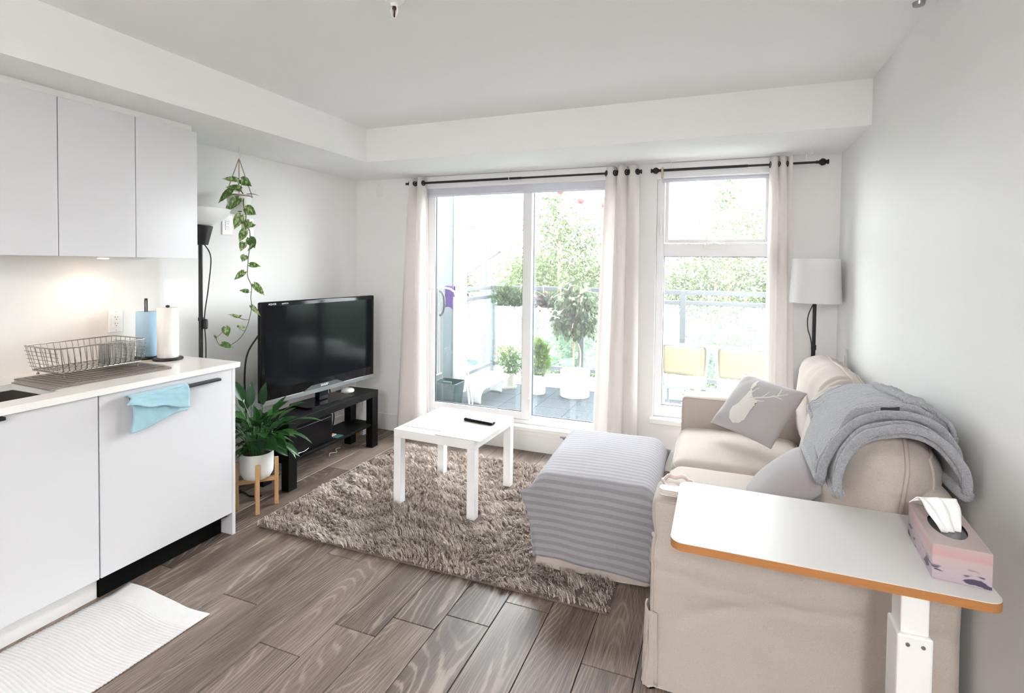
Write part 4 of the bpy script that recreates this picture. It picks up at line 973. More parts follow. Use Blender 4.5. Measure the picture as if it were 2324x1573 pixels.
def arm_piping(su, sy, parent):
    h = su.h; pts = [su((-h[0], sy*h[1], -h[2]+2*h[2]*i/24), .001) for i in range(23)]+[su((-h[0]+2*h[0]*i/22, sy*h[1], h[2]), .001) for i in range(23)]
    bm = BM(); tube(bm, pts, .0042, 7); obj('piping', bm, M['sofapipe'], parent, smooth=60)
arm_piping(su, -1, a_)
bm = BM(); tube(bm, [su((-su.h[0], -su.h[1], .195), .002), su((-su.h[0], -su.h[1], .195), .012), su((-su.h[0], -su.h[1], .195), .016)], [.007, .010, .004], 10); obj('tie_button', bm, M['sofa'], a_, smooth=60)
for k, (dx, dy) in enumerate(((-.010, .012), (.006, -.012))):
    bm = BM(); grid(bm, 6, 14, lambda u, v: (SX0_-.004+dx*(1-v)+(.030*u if k else -.012*u-.008*sin(3*u)), SY0_-.004+dy*(1-v)+(.004*sin(u*5) if k else .07*u), .012+.245*v)); obj('skirt_pleat', bm, M['sofa'], a_, smooth=180, solid=.005)
bm = BM(); su = soft_box(bm, (SX0_, SY1_-.205, .004), (SX1_, SY1_, .652), .035, 18, 4, bulge=(.006, 0, .008), fn=folds(8), flat=True); a2 = obj('armrest', bm, M['sofa'], sf, smooth=180); arm_piping(su, -1, a2)
bm = BM(); soft_box(bm, (.50, SY0_+.006, .02), (SX1_+.004, SY1_-.006, .815), .085, 20, 6, bulge=(.010, 0, .006), fn=folds(4, .005), flat=True); obj('backrest', bm, M['sofa'], sf, smooth=180)
ym = 2.755
def seat(y0, y1, seed, zt, hump):
    bm = BM(); f0 = folds(seed, .005, 4)
    def fn(p, n):
        o = f0(p, n)
        if n.z > .3: o += hump*math.exp(-((p.x+.02)/.22)**2)*math.exp(-((p.y-(y0+y1)/2)/.26)**2)*n.z
        return o
    su = soft_box(bm, (-.207, y0, .300), (.44, y1, zt), .062, 16, 6, bulge=(.012, .004, .024), fn=fn)
    s = obj('seat_cushion', bm, M['sofa'], sf, smooth=180)
    for z in (su.h[2]-.020, -su.h[2]+.02):
        bm = BM(); tube(bm, ring(su, 2, z, .001), .0040, 7, closed=True); obj('piping', bm, M['sofapipe'], s, smooth=60)
seat(2.068, ym-.002, 21, .468, .018); seat(ym+.002, 3.438, 22, .470, .012)
def backc(y0, y1, seed, zt, xc, hx, tilt):
    # puffed cushion leaning back, its ears lying over the arms
    yc = (y0+y1)/2; hy = (y1-y0)/2; f0 = folds(seed, .010, 4.5)
    Mx = Matrix.Translation((xc, yc, .455)) @ Matrix.Rotation(radians(tilt), 4, 'Y')
    zh = zt-.455
    def shape(p, n):
        o = f0(p, n)
        e = min(1, abs(p.x-.012)/.03)
        # gathers running off the top piping
        if n.z > .10: o += .0095*max(-.4, sin(p.y*58+4*sin(p.y*17)+2*sin(p.y*5)))*max(0, min(1, (p.z-zh*.66)/(zh*.28)))*e*(1 if p.x < .02 else .5)*max(0, 1-(abs(p.y)/hy)**6)
        if abs(n.y) > .5: o += .004*sin(p.z*70)*math.exp(-(abs(p.x-.012)/.04))*max(0, (zh*.6-p.z)/zh)
        return o
    bm = BM(); su = soft_box(bm, (-hx, -hy, 0), (hx, hy, zh), hx-.010, 12, 8, bulge=(.030 if hx > .12 else .014, .022, .012), fn=shape, M=Mx)
    s = obj('back_cushion', bm, M['sofa'], sf, smooth=180)
    for at in (.012, hx-.014):
        bm = BM(); tube(bm, ring(su, 0, at, .003, .022), .0062 if at < .1 else .0045, 7, closed=True); obj('piping', bm, M['sofapipe'], s, smooth=60)
backc(1.886, ym-.004, 31, .945, .465, .132, 8); backc(ym+.004, 3.615, 32, .940, .548, .112, 3)
for x in (-.14, .60):
    for y in (1.95, 3.55):
        bm = BM(); box(bm, (x-.025, y-.025, 0), (x+.025, y+.025, .02)); obj('foot', bm, M['blackmatte'], sf)

# ------------------------------------------------------------------ ottoman and its throw
ot = thing('ottoman', 'beige slipcovered ottoman in front of the sofa on the rug edge', 'ottoman', (-.545, 2.785, .011), radians(2.4))
ow, od = .270, .390
bm = BM(); soft_box(bm, (-ow, -od, .002), (ow, od, .33), .025, 14, 3, flat=True, fn=lambda p, n: (.004*sin(p.x*24+p.y*19)+.008)*max(0, (.25-p.z)/.25)); obj('slipcover', bm, M['sofa'], ot, world=False, smooth=180)
bm = BM(); soft_box(bm, (-ow-.004, -od-.004, .30), (ow+.002, od+.002, .425), .06, 10, 6, bulge=(.006, .006, .014), fn=folds(41, .004)); obj('top_cushion', bm, M['sofa'], ot, world=False, smooth=180)
bm = BM(); uvl = bm.loops.layers.uv.new('UVMap'); R_ = .075; top = .441; hx_, hy_ = ow+.022, od+.026
def wrap(s, H):
    """arc length s from the middle of the top, over a rounded edge and straight down; gives (offset, drop)"""
    a = abs(s); f = H-R_
    if a < f: return s, 0.0
    if a < f+R_*pi/2: t = (a-f)/R_; return math.copysign(f+R_*sin(t), s), R_*(1-cos(t))
    return math.copysign(H, s), R_+(a-f-R_*pi/2)
S0, S1 = -(hy_-R_+R_*pi/2+.305), hy_+.05               # down the front, to just over the back edge
X0, X1 = -(hx_-R_+R_*pi/2+.025), hx_-R_+R_*pi/2+.05
def thr(u, v):
    sx_ = X0+(X1-X0)*u; sy_ = S0+(S1-S0)*v
    low = -.055*max(0, (u-.55)/.45)**1.3 if v < .3 else 0
    if v < .5: sy_ += low*(1-v*2)
    x, dx = wrap(sx_, hx_); y, dy = wrap(sy_, hy_)
    crown = .016*(1-min(1, abs(x)/hx_)**2)*(1-min(1, abs(y)/hy_)**2)
    z = top+crown-dx-dy
    t = min(1, dy/(R_*1.1)); t = t*t*(3-2*t)            # on the hanging faces the cloth stays flat across and its side edge fans out
    ext = max(0, abs(sx_)-(hx_-R_*.43)); fall = max(0, dy-R_)
    xf = math.copysign(min(abs(sx_), hx_-R_*.43)+ext*(.95 if sx_ < 0 else .5)*math.exp(-fall/.14), sx_)
    x = x+(xf-x)*t; z = top+crown-dy-dx*(1-t)
    w = .005*nz((sx_*5, sy_*4, 1), 1)+.003*nz((sx_*9, sy_*3, 5), 1)
    fl = max(0, dy-R_)
    y -= .012*sin(sx_*13+1.0)*min(1, fl/.2)+.025*fl if sy_ < 0 else 0
    z += w if max(dx, dy) < R_ else 0
    if max(dx, dy) >= R_: x += w*(1 if dx > dy else .3); y += w
    return Vector((x, y, max(z, .035))), sy_
nu_, nv_ = 64, 88
VV = [[bm.verts.new(thr(i/nu_, j/nv_)[0]) for j in range(nv_+1)] for i in range(nu_+1)]
for i in range(nu_):
    for j in range(nv_):
        f = bm.faces.new((VV[i][j], VV[i+1][j], VV[i+1][j+1], VV[i][j+1]))
        for lp, (a, b_) in zip(f.loops, ((i, j), (i+1, j), (i+1, j+1), (i, j+1))): lp[uvl].uv = (X0+(X1-X0)*a/nu_, S0+(S1-S0)*b_/nv_)
for v in bm.verts: v.co = ot.matrix_basis @ v.co
tag(obj('striped_throw', bm, M['throw'], smooth=180, solid=.007), 'grey striped knitted throw draped over the ottoman', 'throw')

# ------------------------------------------------------------------ pillows
def pillow_pts(u, v, hw, th):
    """u, v in -1..1; half width with pinched corners; returns (x, z, thickness)"""
    e = 1-.055*(1-abs(u)**2.0)*abs(v)**6; g = 1-.055*(1-abs(v)**2.0)*abs(u)**6
    w = (max(0, 1-abs(u)**2.4)*max(0, 1-abs(v)**2.4))**.55
    return hw*u*g, hw*v*e, th*w
def pillow(name, label, mats, hw, th, Mx, motif=None, seed=1):
    bm = BM(); n = 30
    for sg in (-1, 1):
        def f(a, b):
            u, v = 2*a-1, 2*b-1
            u = math.copysign(1-(1-abs(u))**1.35, u); v = math.copysign(1-(1-abs(v))**1.35, v)
            x, z, t = pillow_pts(u, v, hw, th)
            cr = .010*sin(9*(u-v)+seed)*max(0, (abs(u)+abs(v)-1.1))*(1-max(abs(u), abs(v))**8)
            return Mx @ Vector((x, sg*(t+.001+cr+.004*nz((u*2, v*2, seed+sg), 1)*min(1, t/.02)), z))
        grid(bm, n, n, f)
    bmesh.ops.remove_doubles(bm, verts=bm.verts[:], dist=.0025)
    bmesh.ops.recalc_face_normals(bm, faces=bm.faces[:])
    if motif:
        for poly in motif:                              # printed shape: finely cut outline laid on the front face
            vs = [bm.verts.new((x, 0, z)) for x, z in poly]; fc = bm.faces.new(vs); fc.material_index = 1
            r = bmesh.ops.triangulate(bm, faces=[fc]); fs = r['faces']
            for _ in range(4):
                es = list({e for f_ in fs if f_.is_valid for e in f_.edges if e.calc_length() > .02})
                if not es: break
                rr_ = bmesh.ops.subdivide_edges(bm, edges=es, cuts=1); fs = [f_ for f_ in bm.faces if f_.material_index == 1]
                rr2 = bmesh.ops.triangulate(bm, faces=[f_ for f_ in fs if len(f_.verts) > 3]); fs = [f_ for f_ in bm.faces if f_.material_index == 1]
            for v in {v for f_ in bm.faces if f_.material_index == 1 for v in f_.verts}:
                if v.co.y == 0 or True:
                    if v.tag: continue
                    v.tag = True; x, z = v.co.x, v.co.z; u, w = x/hw, z/hw
                    tt = pillow_pts(u, w, hw, th)[2]
                    v.co = Mx @ Vector((x, -(tt+.0022+.004*nz((u*2, w*2, seed-1), 1)*min(1, tt/.02)), z))
        for f_ in bm.faces:
            if f_.material_index == 1:
                f_.normal_update()
    return bm
# stag cushion leaning in the far corner, tipped back against the arm
k_ = .826
pc = Vector((.252*k_, 3.808*k_, EYE+(.531-EYE)*k_)); Rm = Matrix(((.7853, .3742, .4932), (-.6093, .6079, .5091), (-.1093, -.7003, .7054)))
hw = .22*k_*1.02
def P_im(u, v): return (u*hw*2-hw, hw-v*hw*2)
# outline in pillow units: u to the right along the base edge, v down from the top edge
head = [(.345, .36), (.372, .31), (.395, .36), (.41, .43), (.47, .45), (.55, .47), (.56, .50), (.52, .535), (.50, .60), (.515, .69), (.53, .80), (.47, .875), (.375, .905), (.30, .86), (.255, .76), (.255, .68), (.315, .60), (.355, .53), (.37, .46), (.345, .42)]
def limb(pts, w0, w1):
    """tapered branch outline round a centre line"""
    L_, R__ = [], []
    for i, (x, y) in enumerate(pts):
        a = pts[max(i-1, 0)]; b = pts[min(i+1, len(pts)-1)]; dx, dy = b[0]-a[0], b[1]-a[1]; l = math.hypot(dx, dy) or 1
        w = w0+(w1-w0)*i/(len(pts)-1); L_.append((x-dy/l*w, y+dx/l*w)); R__.append((x+dy/l*w, y-dx/l*w))
    return L_+R__[::-1]
limbs = [limb([(.405, .44), (.385, .36), (.335, .28), (.325, .19), (.365, .10)], .014, .005), limb([(.36, .30), (.375, .23), (.40, .19)], .010, .004), limb([(.39, .37), (.425, .28), (.455, .25)], .010, .004),
         limb([(.46, .455), (.55, .40), (.66, .345), (.75, .27), (.84, .17)], .014, .005), limb([(.57, .39), (.60, .32), (.615, .25)], .009, .004), limb([(.66, .345), (.70, .30), (.70, .27)], .008, .004), limb([(.745, .28), (.74, .20), (.72, .13)], .010, .004), limb([(.72, .30), (.80, .295), (.835, .30)], .008, .004), limb([(.50, .47), (.58, .455), (.63, .43)], .012, .005)]
shape_ = [[P_im(u, v) for u, v in pl] for pl in [head]+limbs]
bm = pillow('deer_pillow', '', None, hw, .062, Matrix.Translation(pc) @ Rm.to_4x4(), motif=shape_, seed=3)
tag(obj('throw_pillow', bm, [M['cotton'], M['motif']], smooth=180), 'grey pillow with a cream stag head leaning in the far sofa corner', 'pillow')
E2 = Matrix.Translation((.262, 2.232, .618)) @ Matrix.Rotation(radians(-84), 4, 'Z') @ Matrix.Rotation(radians(-45), 4, 'X') @ Matrix.Rotation(radians(6), 4, 'Y')
bm = pillow('knit_pillow', '', None, .178, .088, E2, seed=6)
kp = tag(obj('throw_pillow', bm, M['knit'], smooth=180), 'plain grey ribbed pillow by the near arm, half under the blanket', 'pillow')

bm = BM(); pe = []
for i in range(80):
    t = i/20; k = int(t); f = 2*(t-k)-1; u, v = ((f, -1), (1, f), (-f, 1), (-1, -f))[k]; x, z, _ = pillow_pts(u, v, .178, .088); pe.append(E2 @ Vector((x, 0, z)))
tube(bm, pe, .0028, 6, closed=True); obj('edge_seam', bm, pmat('dark_grey_seam', (.22, .205, .21), rough=.9), kp, smooth=60)

# ------------------------------------------------------------------ fleece blanket over the near back cushion
bl_ = thing('fleece_blanket', 'folded grey fleece blanket thrown over the sofa back', 'blanket', (.48, 2.2, .95))
def through(P):
    """cross path over the cushion as a smooth curve through (x, z) stations, parameter 0..1"""
    Q = spline([(x, 0, z) for x, z in P], 12); n = len(Q)-1
    def f(u):
        t = max(0, min(.9999, u))*n; i = int(t); q = Q[i]+(Q[i+1]-Q[i])*(t-i); return q.x, q.z
    return f
PA = through([(.352, .768), (.350, .815), (.372, .890), (.424, .952), (.500, .980), (.562, .976), (.622, .936), (.662, .874), (.668, .815)])
PB_ = through([(.318, .775), (.328, .830), (.362, .908), (.420, .972), (.500, 1.001), (.572, .998), (.634, .965), (.674, .905), (.682, .840)])
PC0 = through([(.318, .790), (.332, .835), (.366, .915), (.422, .982), (.505, 1.016), (.585, 1.012), (.640, .990), (.672, .960), (.682, .925)])
PC1 = through([(.352, .885), (.368, .912), (.395, .940), (.440, .972), (.505, .992), (.575, .992), (.632, .980), (.668, .955), (.682, .915)])
def layer(name, ya, yb, P0, P1, thick, seed, ra, skew=0.0, rip=0.0):
    bm = BM(); n, m = 90, 36
    def f(u, v):
        s = 2*u-1; y = ya+(yb-ya)*v+skew*s+.014*nz((s*2.2, v, seed), 1)
        a, b_ = P0(u), P1(u); x, z = a[0]+(b_[0]-a[0])*v, a[1]+(b_[1]-a[1])*v
        w = ra*nz((s*2.6, y*5, seed), 1)+ra*.5*nz((s*6, y*11, seed+3), 1)
        if rip:
            k = max(0, nz((s*1.7+.3, y*3.0, seed+7), 1)+.35)
            w += rip*k*sin(2*pi*(y*25+s*.9+1.1*nz((s*1.6, y*4, seed+9), 1)))*(1-abs(s)**3)
            w -= .016*math.exp(-((s+.42-.55*(v-.5))/.10)**2)*sin(pi*v)      # the broad valley beside the hem
        d = Vector((x-.505, 0, z-.74)); d.normalize(); x += d.x*w; z += d.z*w
        return (min(x, XR-.016), y, z)
    grid(bm, n, m, f); o = obj(name, bm, M['fleece'], bl_, smooth=180, solid=thick)
    s = o.modifiers.new('rounding', 'SUBSURF'); s.levels = 1; s.render_levels = 1
    return f
fA = layer('bottom_fold', 1.858, 2.16, PA, PA, .015, 3, .005)
fB = layer('middle_fold', 1.935, 2.30, PB_, PB_, .015, 7, .006, skew=.012)
fC = layer('top_fold', 1.985, 2.44, PC0, PC1, .015, 12, .013, skew=.030, rip=.010)
def edge(name, f, v, r, off=(0, 0, 0), u0=0.0, u1=1.0, rl=None):
    o_ = Vector(off); bm = BM(); pts = [Vector(f(u0+(u1-u0)*i/60, v))+o_ for i in range(61)]
    tube(bm, pts, [r*(1+.14*nz((i*.25, v*3, r*90), 1)) for i in range(61)], 10); obj(name, bm, M['fleece'], bl_, smooth=180)
edge('rolled_edge', fA, 0.0, .013, (0, -.004, .006)); edge('rolled_edge', fA, 0.0, .011, (0, .012, -.014)); edge('rolled_edge', fA, .10, .010, (0, 0, .012))
edge('rolled_edge', fB, 0.0, .014, (0, 0, .004)); edge('rolled_edge', fB, 0.0, .011, (0, .012, -.016))
edge('rolled_edge', fC, 0.0, .013, (0, 0, .002)); edge('rolled_edge', fC, 0.0, .010, (0, .010, -.018)); edge('rolled_edge', fC, 1.0, .009)
def border(name, f, u, r, off=(0, 0, 0)):
    bm = BM(); tube(bm, [Vector(f(u, i/24))+Vector(off) for i in range(25)], r, 10); obj(name, bm, M['fleece'], bl_, smooth=180)
border('rolled_edge', fA, 0.0, .019); border('rolled_edge', fA, 1.0, .020); border('rolled_edge', fB, 0.0, .016); border('rolled_edge', fC, 1.0, .020); border('rolled_edge', fB, 1.0, .018)
bm = BM(); grid(bm, 4, 40, lambda u, v: Vector(fC(.012+.055*u, v))+Vector((-.009, 0, .006-.001*sin(v*230)))); o = obj('hem_band', bm, M['fleece'], bl_, smooth=180, solid=.010); o['label'] = 'ribbed hem band'
bm = BM(); grid(bm, 8, 3, lambda u, v: Vector(fC(.47+.075*u, .002))+Vector((0, -.0135, -.002+.012*v))); o = obj('care_label', bm, M['fleecedark'], bl_, solid=.002); o['label'] = 'dark sewn label'
bm = BM(); grid(bm, 40, 26, lambda u, v: Vector(fC(.60+.375*u, -.10*u+(.98-.12*(1-u)+.10*u)*v))+Vector((.004*sin(v*19+u*5), 0, .019+.005*sin(v*30+u*8)*u-.012*(1-min(1, u*9))))); o = obj('turned_flap', bm, M['fleece'], bl_, smooth=180, solid=.012); 
bm = BM(); tube(bm, [Vector(fC(.605, .01+.86*i/30))+Vector((0, 0, .014)) for i in range(31)], .011, 9); obj('rolled_edge', bm, M['fleece'], bl_, smooth=180)

# ------------------------------------------------------------------ overbed desk with tissue box
DZ = .74
dk = thing('overbed_desk', 'white laptop desk with orange wood edge beside the sofa arm', 'desk', (.455, 1.50, 0))
bm = BM()
pts = rrect(-.106, 1.418, .590, 1.836, .034, 7)
prism(bm, pts, DZ-.022, DZ-.0015, mi=1); prism(bm, pts, DZ-.0015, DZ, mi=0, mi_side=0)
obj('desktop', bm, [M['desktop'], M['deskedge']], dk)
bm = BM(); box(bm, (.412, 1.465, .605), (.468, 1.535, DZ-.022), bev=.004); obj('inner_column', bm, M['whiteplastic'], dk)
bm = BM(); box(bm, (.405, 1.458, .045), (.475, 1.542, .607), bev=.005); oc = obj('outer_column', bm, M['whiteplastic'], dk)
bm = BM()
for x in (.425, .455): tube(bm, [(x, 1.4585, .585), (x, 1.4560, .585)], .0045, 10)
obj('screw', bm, M['steel'], oc)
bm = BM(); box(bm, (.36, 1.44, DZ-.030), (.52, 1.72, DZ-.0225), bev=.002); obj('mounting_plate', bm, M['whiteplastic'], dk)
bm = BM(); box(bm, (.10, 1.462, .022), (.66, 1.538, .046), bev=.004); box(bm, (.10, 1.30, .022), (.16, 1.80, .046), bev=.004); box(bm, (.60, 1.30, .022), (.66, 1.80, .046), bev=.004); obj('base_frame', bm, M['whiteplastic'], dk)
for x in (.13, .63):
    for y in (1.33, 1.77):
        bm = BM(); cyl(bm, (x, y, 0), .02, .022, 16); obj('foot', bm, M['blackmatte'], dk)
tx = thing('tissue_box', 'pink tissue box with dark brush marks on the white desk', 'tissue box', (.537, 1.593, DZ+.0006), radians(-4.5))
bw, bdp, bh = .054, .116, .082
bm = BM(); hole = [(.036*cos(2*pi*i/40), .072*sin(2*pi*i/40)) for i in range(40)]; outer = []
for i in range(40):
    a = 2*pi*i/40; c_, s_ = cos(a), sin(a); q = min(bw/abs(c_) if abs(c_) > 1e-6 else 9, bdp/abs(s_) if abs(s_) > 1e-6 else 9)
    a2 = math.atan2(s_*bdp, c_*bw); outer.append(None)
def rectpt(i):
    t = i/40*4; k = int(t) % 4; f = t-int(t)
    cs = [(bw, -bdp), (bw, bdp), (-bw, bdp), (-bw, -bdp)]; a, b_ = cs[k], cs[(k+1) % 4]; return (a[0]+(b_[0]-a[0])*f, a[1]+(b_[1]-a[1])*f)
hol = [(.036*cos(-pi/4+2*pi*i/40), .072*sin(-pi/4+2*pi*i/40)) for i in range(40)]
O = [bm.verts.new((*rectpt(i), bh)) for i in range(40)]; I_ = [bm.verts.new((*hol[i], bh)) for i in range(40)]; B_ = [bm.verts.new((*rectpt(i), 0)) for i in range(40)]
for i in range(40):
    j = (i+1) % 40; bm.faces.new((O[i], O[j], I_[j], I_[i])); bm.faces.new((B_[i], B_[j], O[j], O[i]))
bm.faces.new(B_[::-1]); bmesh.ops.recalc_face_normals(bm, faces=bm.faces[:])
obj('carton', bm, M['carton'], tx, world=False)
bm = BM(); prism(bm, [(x*1.05, y*1.05) for x, y in hol], bh-.006, bh-.005); obj('film_window', bm, pmat('dark_plastic_film', (.05, .055, .055), rough=.15), tx, world=False)
bm = BM()
def tis(u, v):
    # pulled out of the slot, flopping back and to one side
    a = 2*u-1; x0, y0_ = .020*a+.004, -.020+.012*a; x1, y1_ = -.020+.060*a, .045+.020*a
    k = v**.9; x = x0+(x1-x0)*k; y = y0_+(y1_-y0_)*k
    z = bh-.006+.066*sin(min(1, v*1.15)*pi/2)-.022*max(0, v-.7)/.3*(.4+.6*abs(a))
    w = .007*sin(a*8+v*4)*(.3+v)+.004*nz((a*3, v*4, 1), 1)
    return (x+w*.6, y-.012*max(0, v-.75)/.25-w, z+w*.5)
grid(bm, 30, 16, tis); obj('tissue', bm, M['tissue'], tx, world=False, smooth=180, solid=.0015)

# little pink things on the near arm
bm = BM(); n = 48
def hoop(u, v):
    a = 2*pi*u; k = 1+.05*cos(6*a); return (-.125+.052*k*cos(a), 1.985+.052*k*sin(a), .668+.014*v+.004*sin(6*a))
grid(bm, n, 2, hoop, closed_u=True); tag(obj('hair_band', bm, M['pink'], smooth=180, solid=.004), 'pale pink wavy hoop lying on the near sofa arm', 'hoop')
bm = BM()
for i in range(4): prism(bm, rrect(-.178, 1.872+i*.0006, -.070, 1.918, .018, 5), .6665+i*.0052, .6665+i*.0052+.0036)
tag(obj('card_holder', bm, M['pinkwhite']), 'thin layered pinkish white strip on the near sofa arm edge', 'holder')
# ------------------------------------------------------------------ leaf builder
def leaf(bm, base, tip, width, nrm, kind='heart', curl=.15, fold=.25, n=8, m=3, mi=0):
    """one leaf blade from its petiole end to its tip; fold lifts the halves, curl bends it along its length"""
    base, tip, nrm = Vector(base), Vector(tip), Vector(nrm).normalized(); ax = tip-base; ln = ax.length; ax.normalize()
    side = ax.cross(nrm); side.normalize(); up_ = side.cross(ax)
    rows = []
    for i in range(n+1):
        t = i/n
        if kind == 'heart': w = (sin(pi*min(1, (t+.06)**.62)))**.8*(1 if t > .02 else .55); back = -.10*ln*(1-t)**6
        elif kind == 'lance': w = (sin(pi*t**.8))**.9
        else: w = sin(pi*t)**.7
        w = max(w, .02)*width/2; c_ = base+ax*(t*ln)+up_*(-curl*ln*(t**2.0))
        row = []
        for j in range(-m, m+1):
            f = j/m; p = c_+side*(w*f)+up_*(fold*w*abs(f)**1.3)
            if kind == 'heart': p += ax*back*abs(f)**1.5*1.4
            row.append(bm.verts.new(p))
        rows.append(row)
    for a, b in zip(rows[:-1], rows[1:]):
        for j in range(2*m):
            f = bm.faces.new((a[j], a[j+1], b[j+1], b[j])); f.material_index = mi; f.smooth = True

# ------------------------------------------------------------------ hanging pothos
POTHOS = [((-0.009, 1.967), (-0.092, 1.969), 0.034), ((0.008, 1.911), (-0.073, 1.926), 0.042), ((-0.040, 1.906), (-0.122, 1.822), 0.039), ((-0.002, 1.851), (-0.083, 1.769), 0.052), ((0.011, 1.970), (0.072, 1.936), 0.052), ((0.036, 1.793), (0.100, 1.759), 0.058), ((0.011, 1.748), (-0.032, 1.659), 0.052), ((0.059, 1.711), (0.011, 1.650), 0.052), ((0.067, 1.683), (0.095, 1.696), 0.024), ((0.034, 1.654), (-0.003, 1.579), 0.042), ((0.059, 1.608), (0.089, 1.543), 0.050), ((0.025, 1.578), (0.009, 1.523), 0.039), ((0.083, 1.567), (0.044, 1.524), 0.018), ((0.033, 1.498), (0.016, 1.455), 0.037), ((0.059, 1.439), (0.122, 1.435), 0.034), ((0.028, 1.396), (-0.029, 1.348), 0.034), ((0.083, 1.319), (0.146, 1.244), 0.037), ((0.051, 1.275), (-0.002, 1.283), 0.024), ((0.067, 1.185), (0.119, 1.118), 0.024), ((-0.005, 1.118), (-0.060, 1.141), 0.018), ((-0.005, 1.118), (0.015, 1.133), 0.016), ((-0.010, 1.057), (0.046, 1.052), 0.018), ((-0.073, 1.060), (-0.062, 1.000), 0.042), ((-0.092, 0.959), (-0.028, 0.933), 0.031), ((-0.133, 1.010), (-0.119, 0.980), 0.010)]
VINE = [(0.001, 1.913), (0.024, 1.884), (0.026, 1.808), (0.039, 1.747), (0.034, 1.696), (0.059, 1.649), (0.059, 1.555), (0.051, 1.484), (0.049, 1.442), (0.046, 1.371), (0.069, 1.305), (0.064, 1.237), (0.069, 1.185), (0.058, 1.114), (0.038, 1.044), (0.005, 0.988), (-0.033, 0.956), (-0.070, 0.941), (-0.107, 0.952), (-0.126, 0.995)]
PO = Vector((-2.86, 2.50, 0)); PD = Vector((.659, .752, 0)); PN = Vector((.752, -.659, 0))
def pp_(s, z, o=0.0): return PO+PD*s+Vector((0, 0, z))+PN*o
hp = thing('hanging_planter', 'white pot hung by brown rope with a long trailing marbled vine', 'hanging plant', (PO.x, PO.y, 1.76))
bm = BM(); lathe(bm, [(0, 1.762), (.048, 1.762), (.058, 1.775), (.073, 1.872), (.073, 1.884), (.069, 1.884), (.067, 1.868), (0, 1.868)], (PO.x, PO.y, 0), 36); o = obj('pot', bm, M['ceramic'], hp, smooth=40)
bm = BM(); box(bm, (-.012, -.004, 0), (.012, .004, .006), bev=.002, M=Matrix.Translation(pp_(.005, 1.772, .0555)) @ Matrix.Rotation(math.atan2(PD.y, PD.x), 4, 'Z')); obj('drain_slot', bm, M['black'], o)
bm = BM(); lathe(bm, [(0, 1.872), (.066, 1.871), (.066, 1.866)], (PO.x, PO.y, 0), 28); obj('soil', bm, M['soil'], hp)
hz_ = (PO.x, PO.y, 2.115)
for s in (-.073, .073):
    bm = BM(); tube(bm, [pp_(s*1.02, 1.868), pp_(s, 1.885), hz_], .0026, 7); obj('rope', bm, M['rope'], hp, smooth=60)
bm = BM(); tube(bm, [pp_(0, 1.868, -.0745), pp_(0, 1.886, -.0735), hz_], .0024, 7); obj('rope', bm, M['rope'], hp, smooth=60)
bm = BM(); tube(bm, [(PO.x+.0755*cos(2*pi*i/32), PO.y+.0755*sin(2*pi*i/32), 1.876) for i in range(32)], .0042, 7, closed=True); obj('rope_collar', bm, M['rope'], hp, smooth=60)
bm = BM(); tube(bm, spline([(PO.x, PO.y, ZS), (PO.x, PO.y, 2.15), (PO.x+.008, PO.y+.006, 2.125), (PO.x, PO.y, 2.110), (PO.x-.008, PO.y-.006, 2.12)], 6), .0025, 7); obj('hook', bm, M['whiteplastic'], hp, smooth=60)
def swing(z): return .085+.075*max(0, min(1, (1.70-z)/.55))
bm = BM(); vp = [pp_(s, z, swing(z) if k > 2 else .02+.03*k) for k, (s, z) in enumerate(VINE)]
tube(bm, spline(vp, 5), [.0032-.0016*i/((len(vp)-1)*5) for i in range((len(vp)-1)*5+1)], 7)
vs_ = spline(vp, 5)
lf = BM()
for k, ((bs, bz), (ts, tz), w) in enumerate(POTHOS):
    off = swing(bz)+.015*sin(k*2.3); b_ = pp_(bs, bz, off); tp = pp_(ts, tz, off+.012*cos(k*1.7))
    nn = PN+PD*.35*sin(k*3.1)+Vector((0, 0, .45+.2*sin(k)))
    leaf(lf, b_, tp, w*1.18, nn, 'heart', curl=.10+.10*abs(sin(k*1.3)), fold=.22, n=10, m=4)
    q = min(vs_, key=lambda p: (p-b_).length+(0.15 if p.z > b_.z+.03 else 0))
    tube(bm, bez(q, (q+b_)/2+Vector((0, 0, -.014)), b_, 6), .0014, 5)
for k in range(4):                                     # a few more at the crown of the pot
    a = 1.2+k*1.1; b_ = Vector((PO.x+.03*cos(a), PO.y+.03*sin(a), 1.885)); tp = b_+Vector((.085*cos(a), .085*sin(a), .035-.02*k)); leaf(lf, b_, tp, .055, (0, 0, 1), 'heart', curl=.35, fold=.2)
obj('vine', bm, M['vine'], hp, smooth=60)
obj('leaves', lf, M['pothos'], hp, smooth=180)

# ------------------------------------------------------------------ peace lily on its stand
PX, PY = -2.532, 2.335
st = thing('plant_stand', 'bamboo plant stand holding the white pot beside the kitchen end', 'plant stand', (PX, PY, 0))
for k in range(4):
    a = radians(45+90*k+4); x, y = PX+.1065*cos(a), PY+.1065*sin(a)
    bm = BM(); box(bm, (-.011, -.011, 0), (.011, .011, .285), bev=.0025, M=Matrix.Translation((x, y, 0)) @ Matrix.Rotation(a, 4, 'Z')); obj('leg', bm, M['bamboo'], st)
for k in range(2):
    a = radians(45+90*k+4)
    bm = BM(); box(bm, (-.096, -.009, .148-.0*k), (.096, .009, .174), bev=.002, M=Matrix.Translation((PX, PY, -.0004*k)) @ Matrix.Rotation(a, 4, 'Z')); obj('crossbar', bm, M['bamboo'], st)
pl = thing('peace_lily', 'dark green leafy plant in a round white pot on the bamboo stand', 'potted plant', (PX, PY, .1745))
bm = BM(); lathe(bm, [(0, .1748), (.050, .1748), (.074, .186), (.090, .215), (.0925, .25), (.092, .335), (.0875, .335), (.0875, .30), (0, .30)], (PX, PY, 0), 44); obj('pot', bm, M['ceramic'], pl, smooth=50)
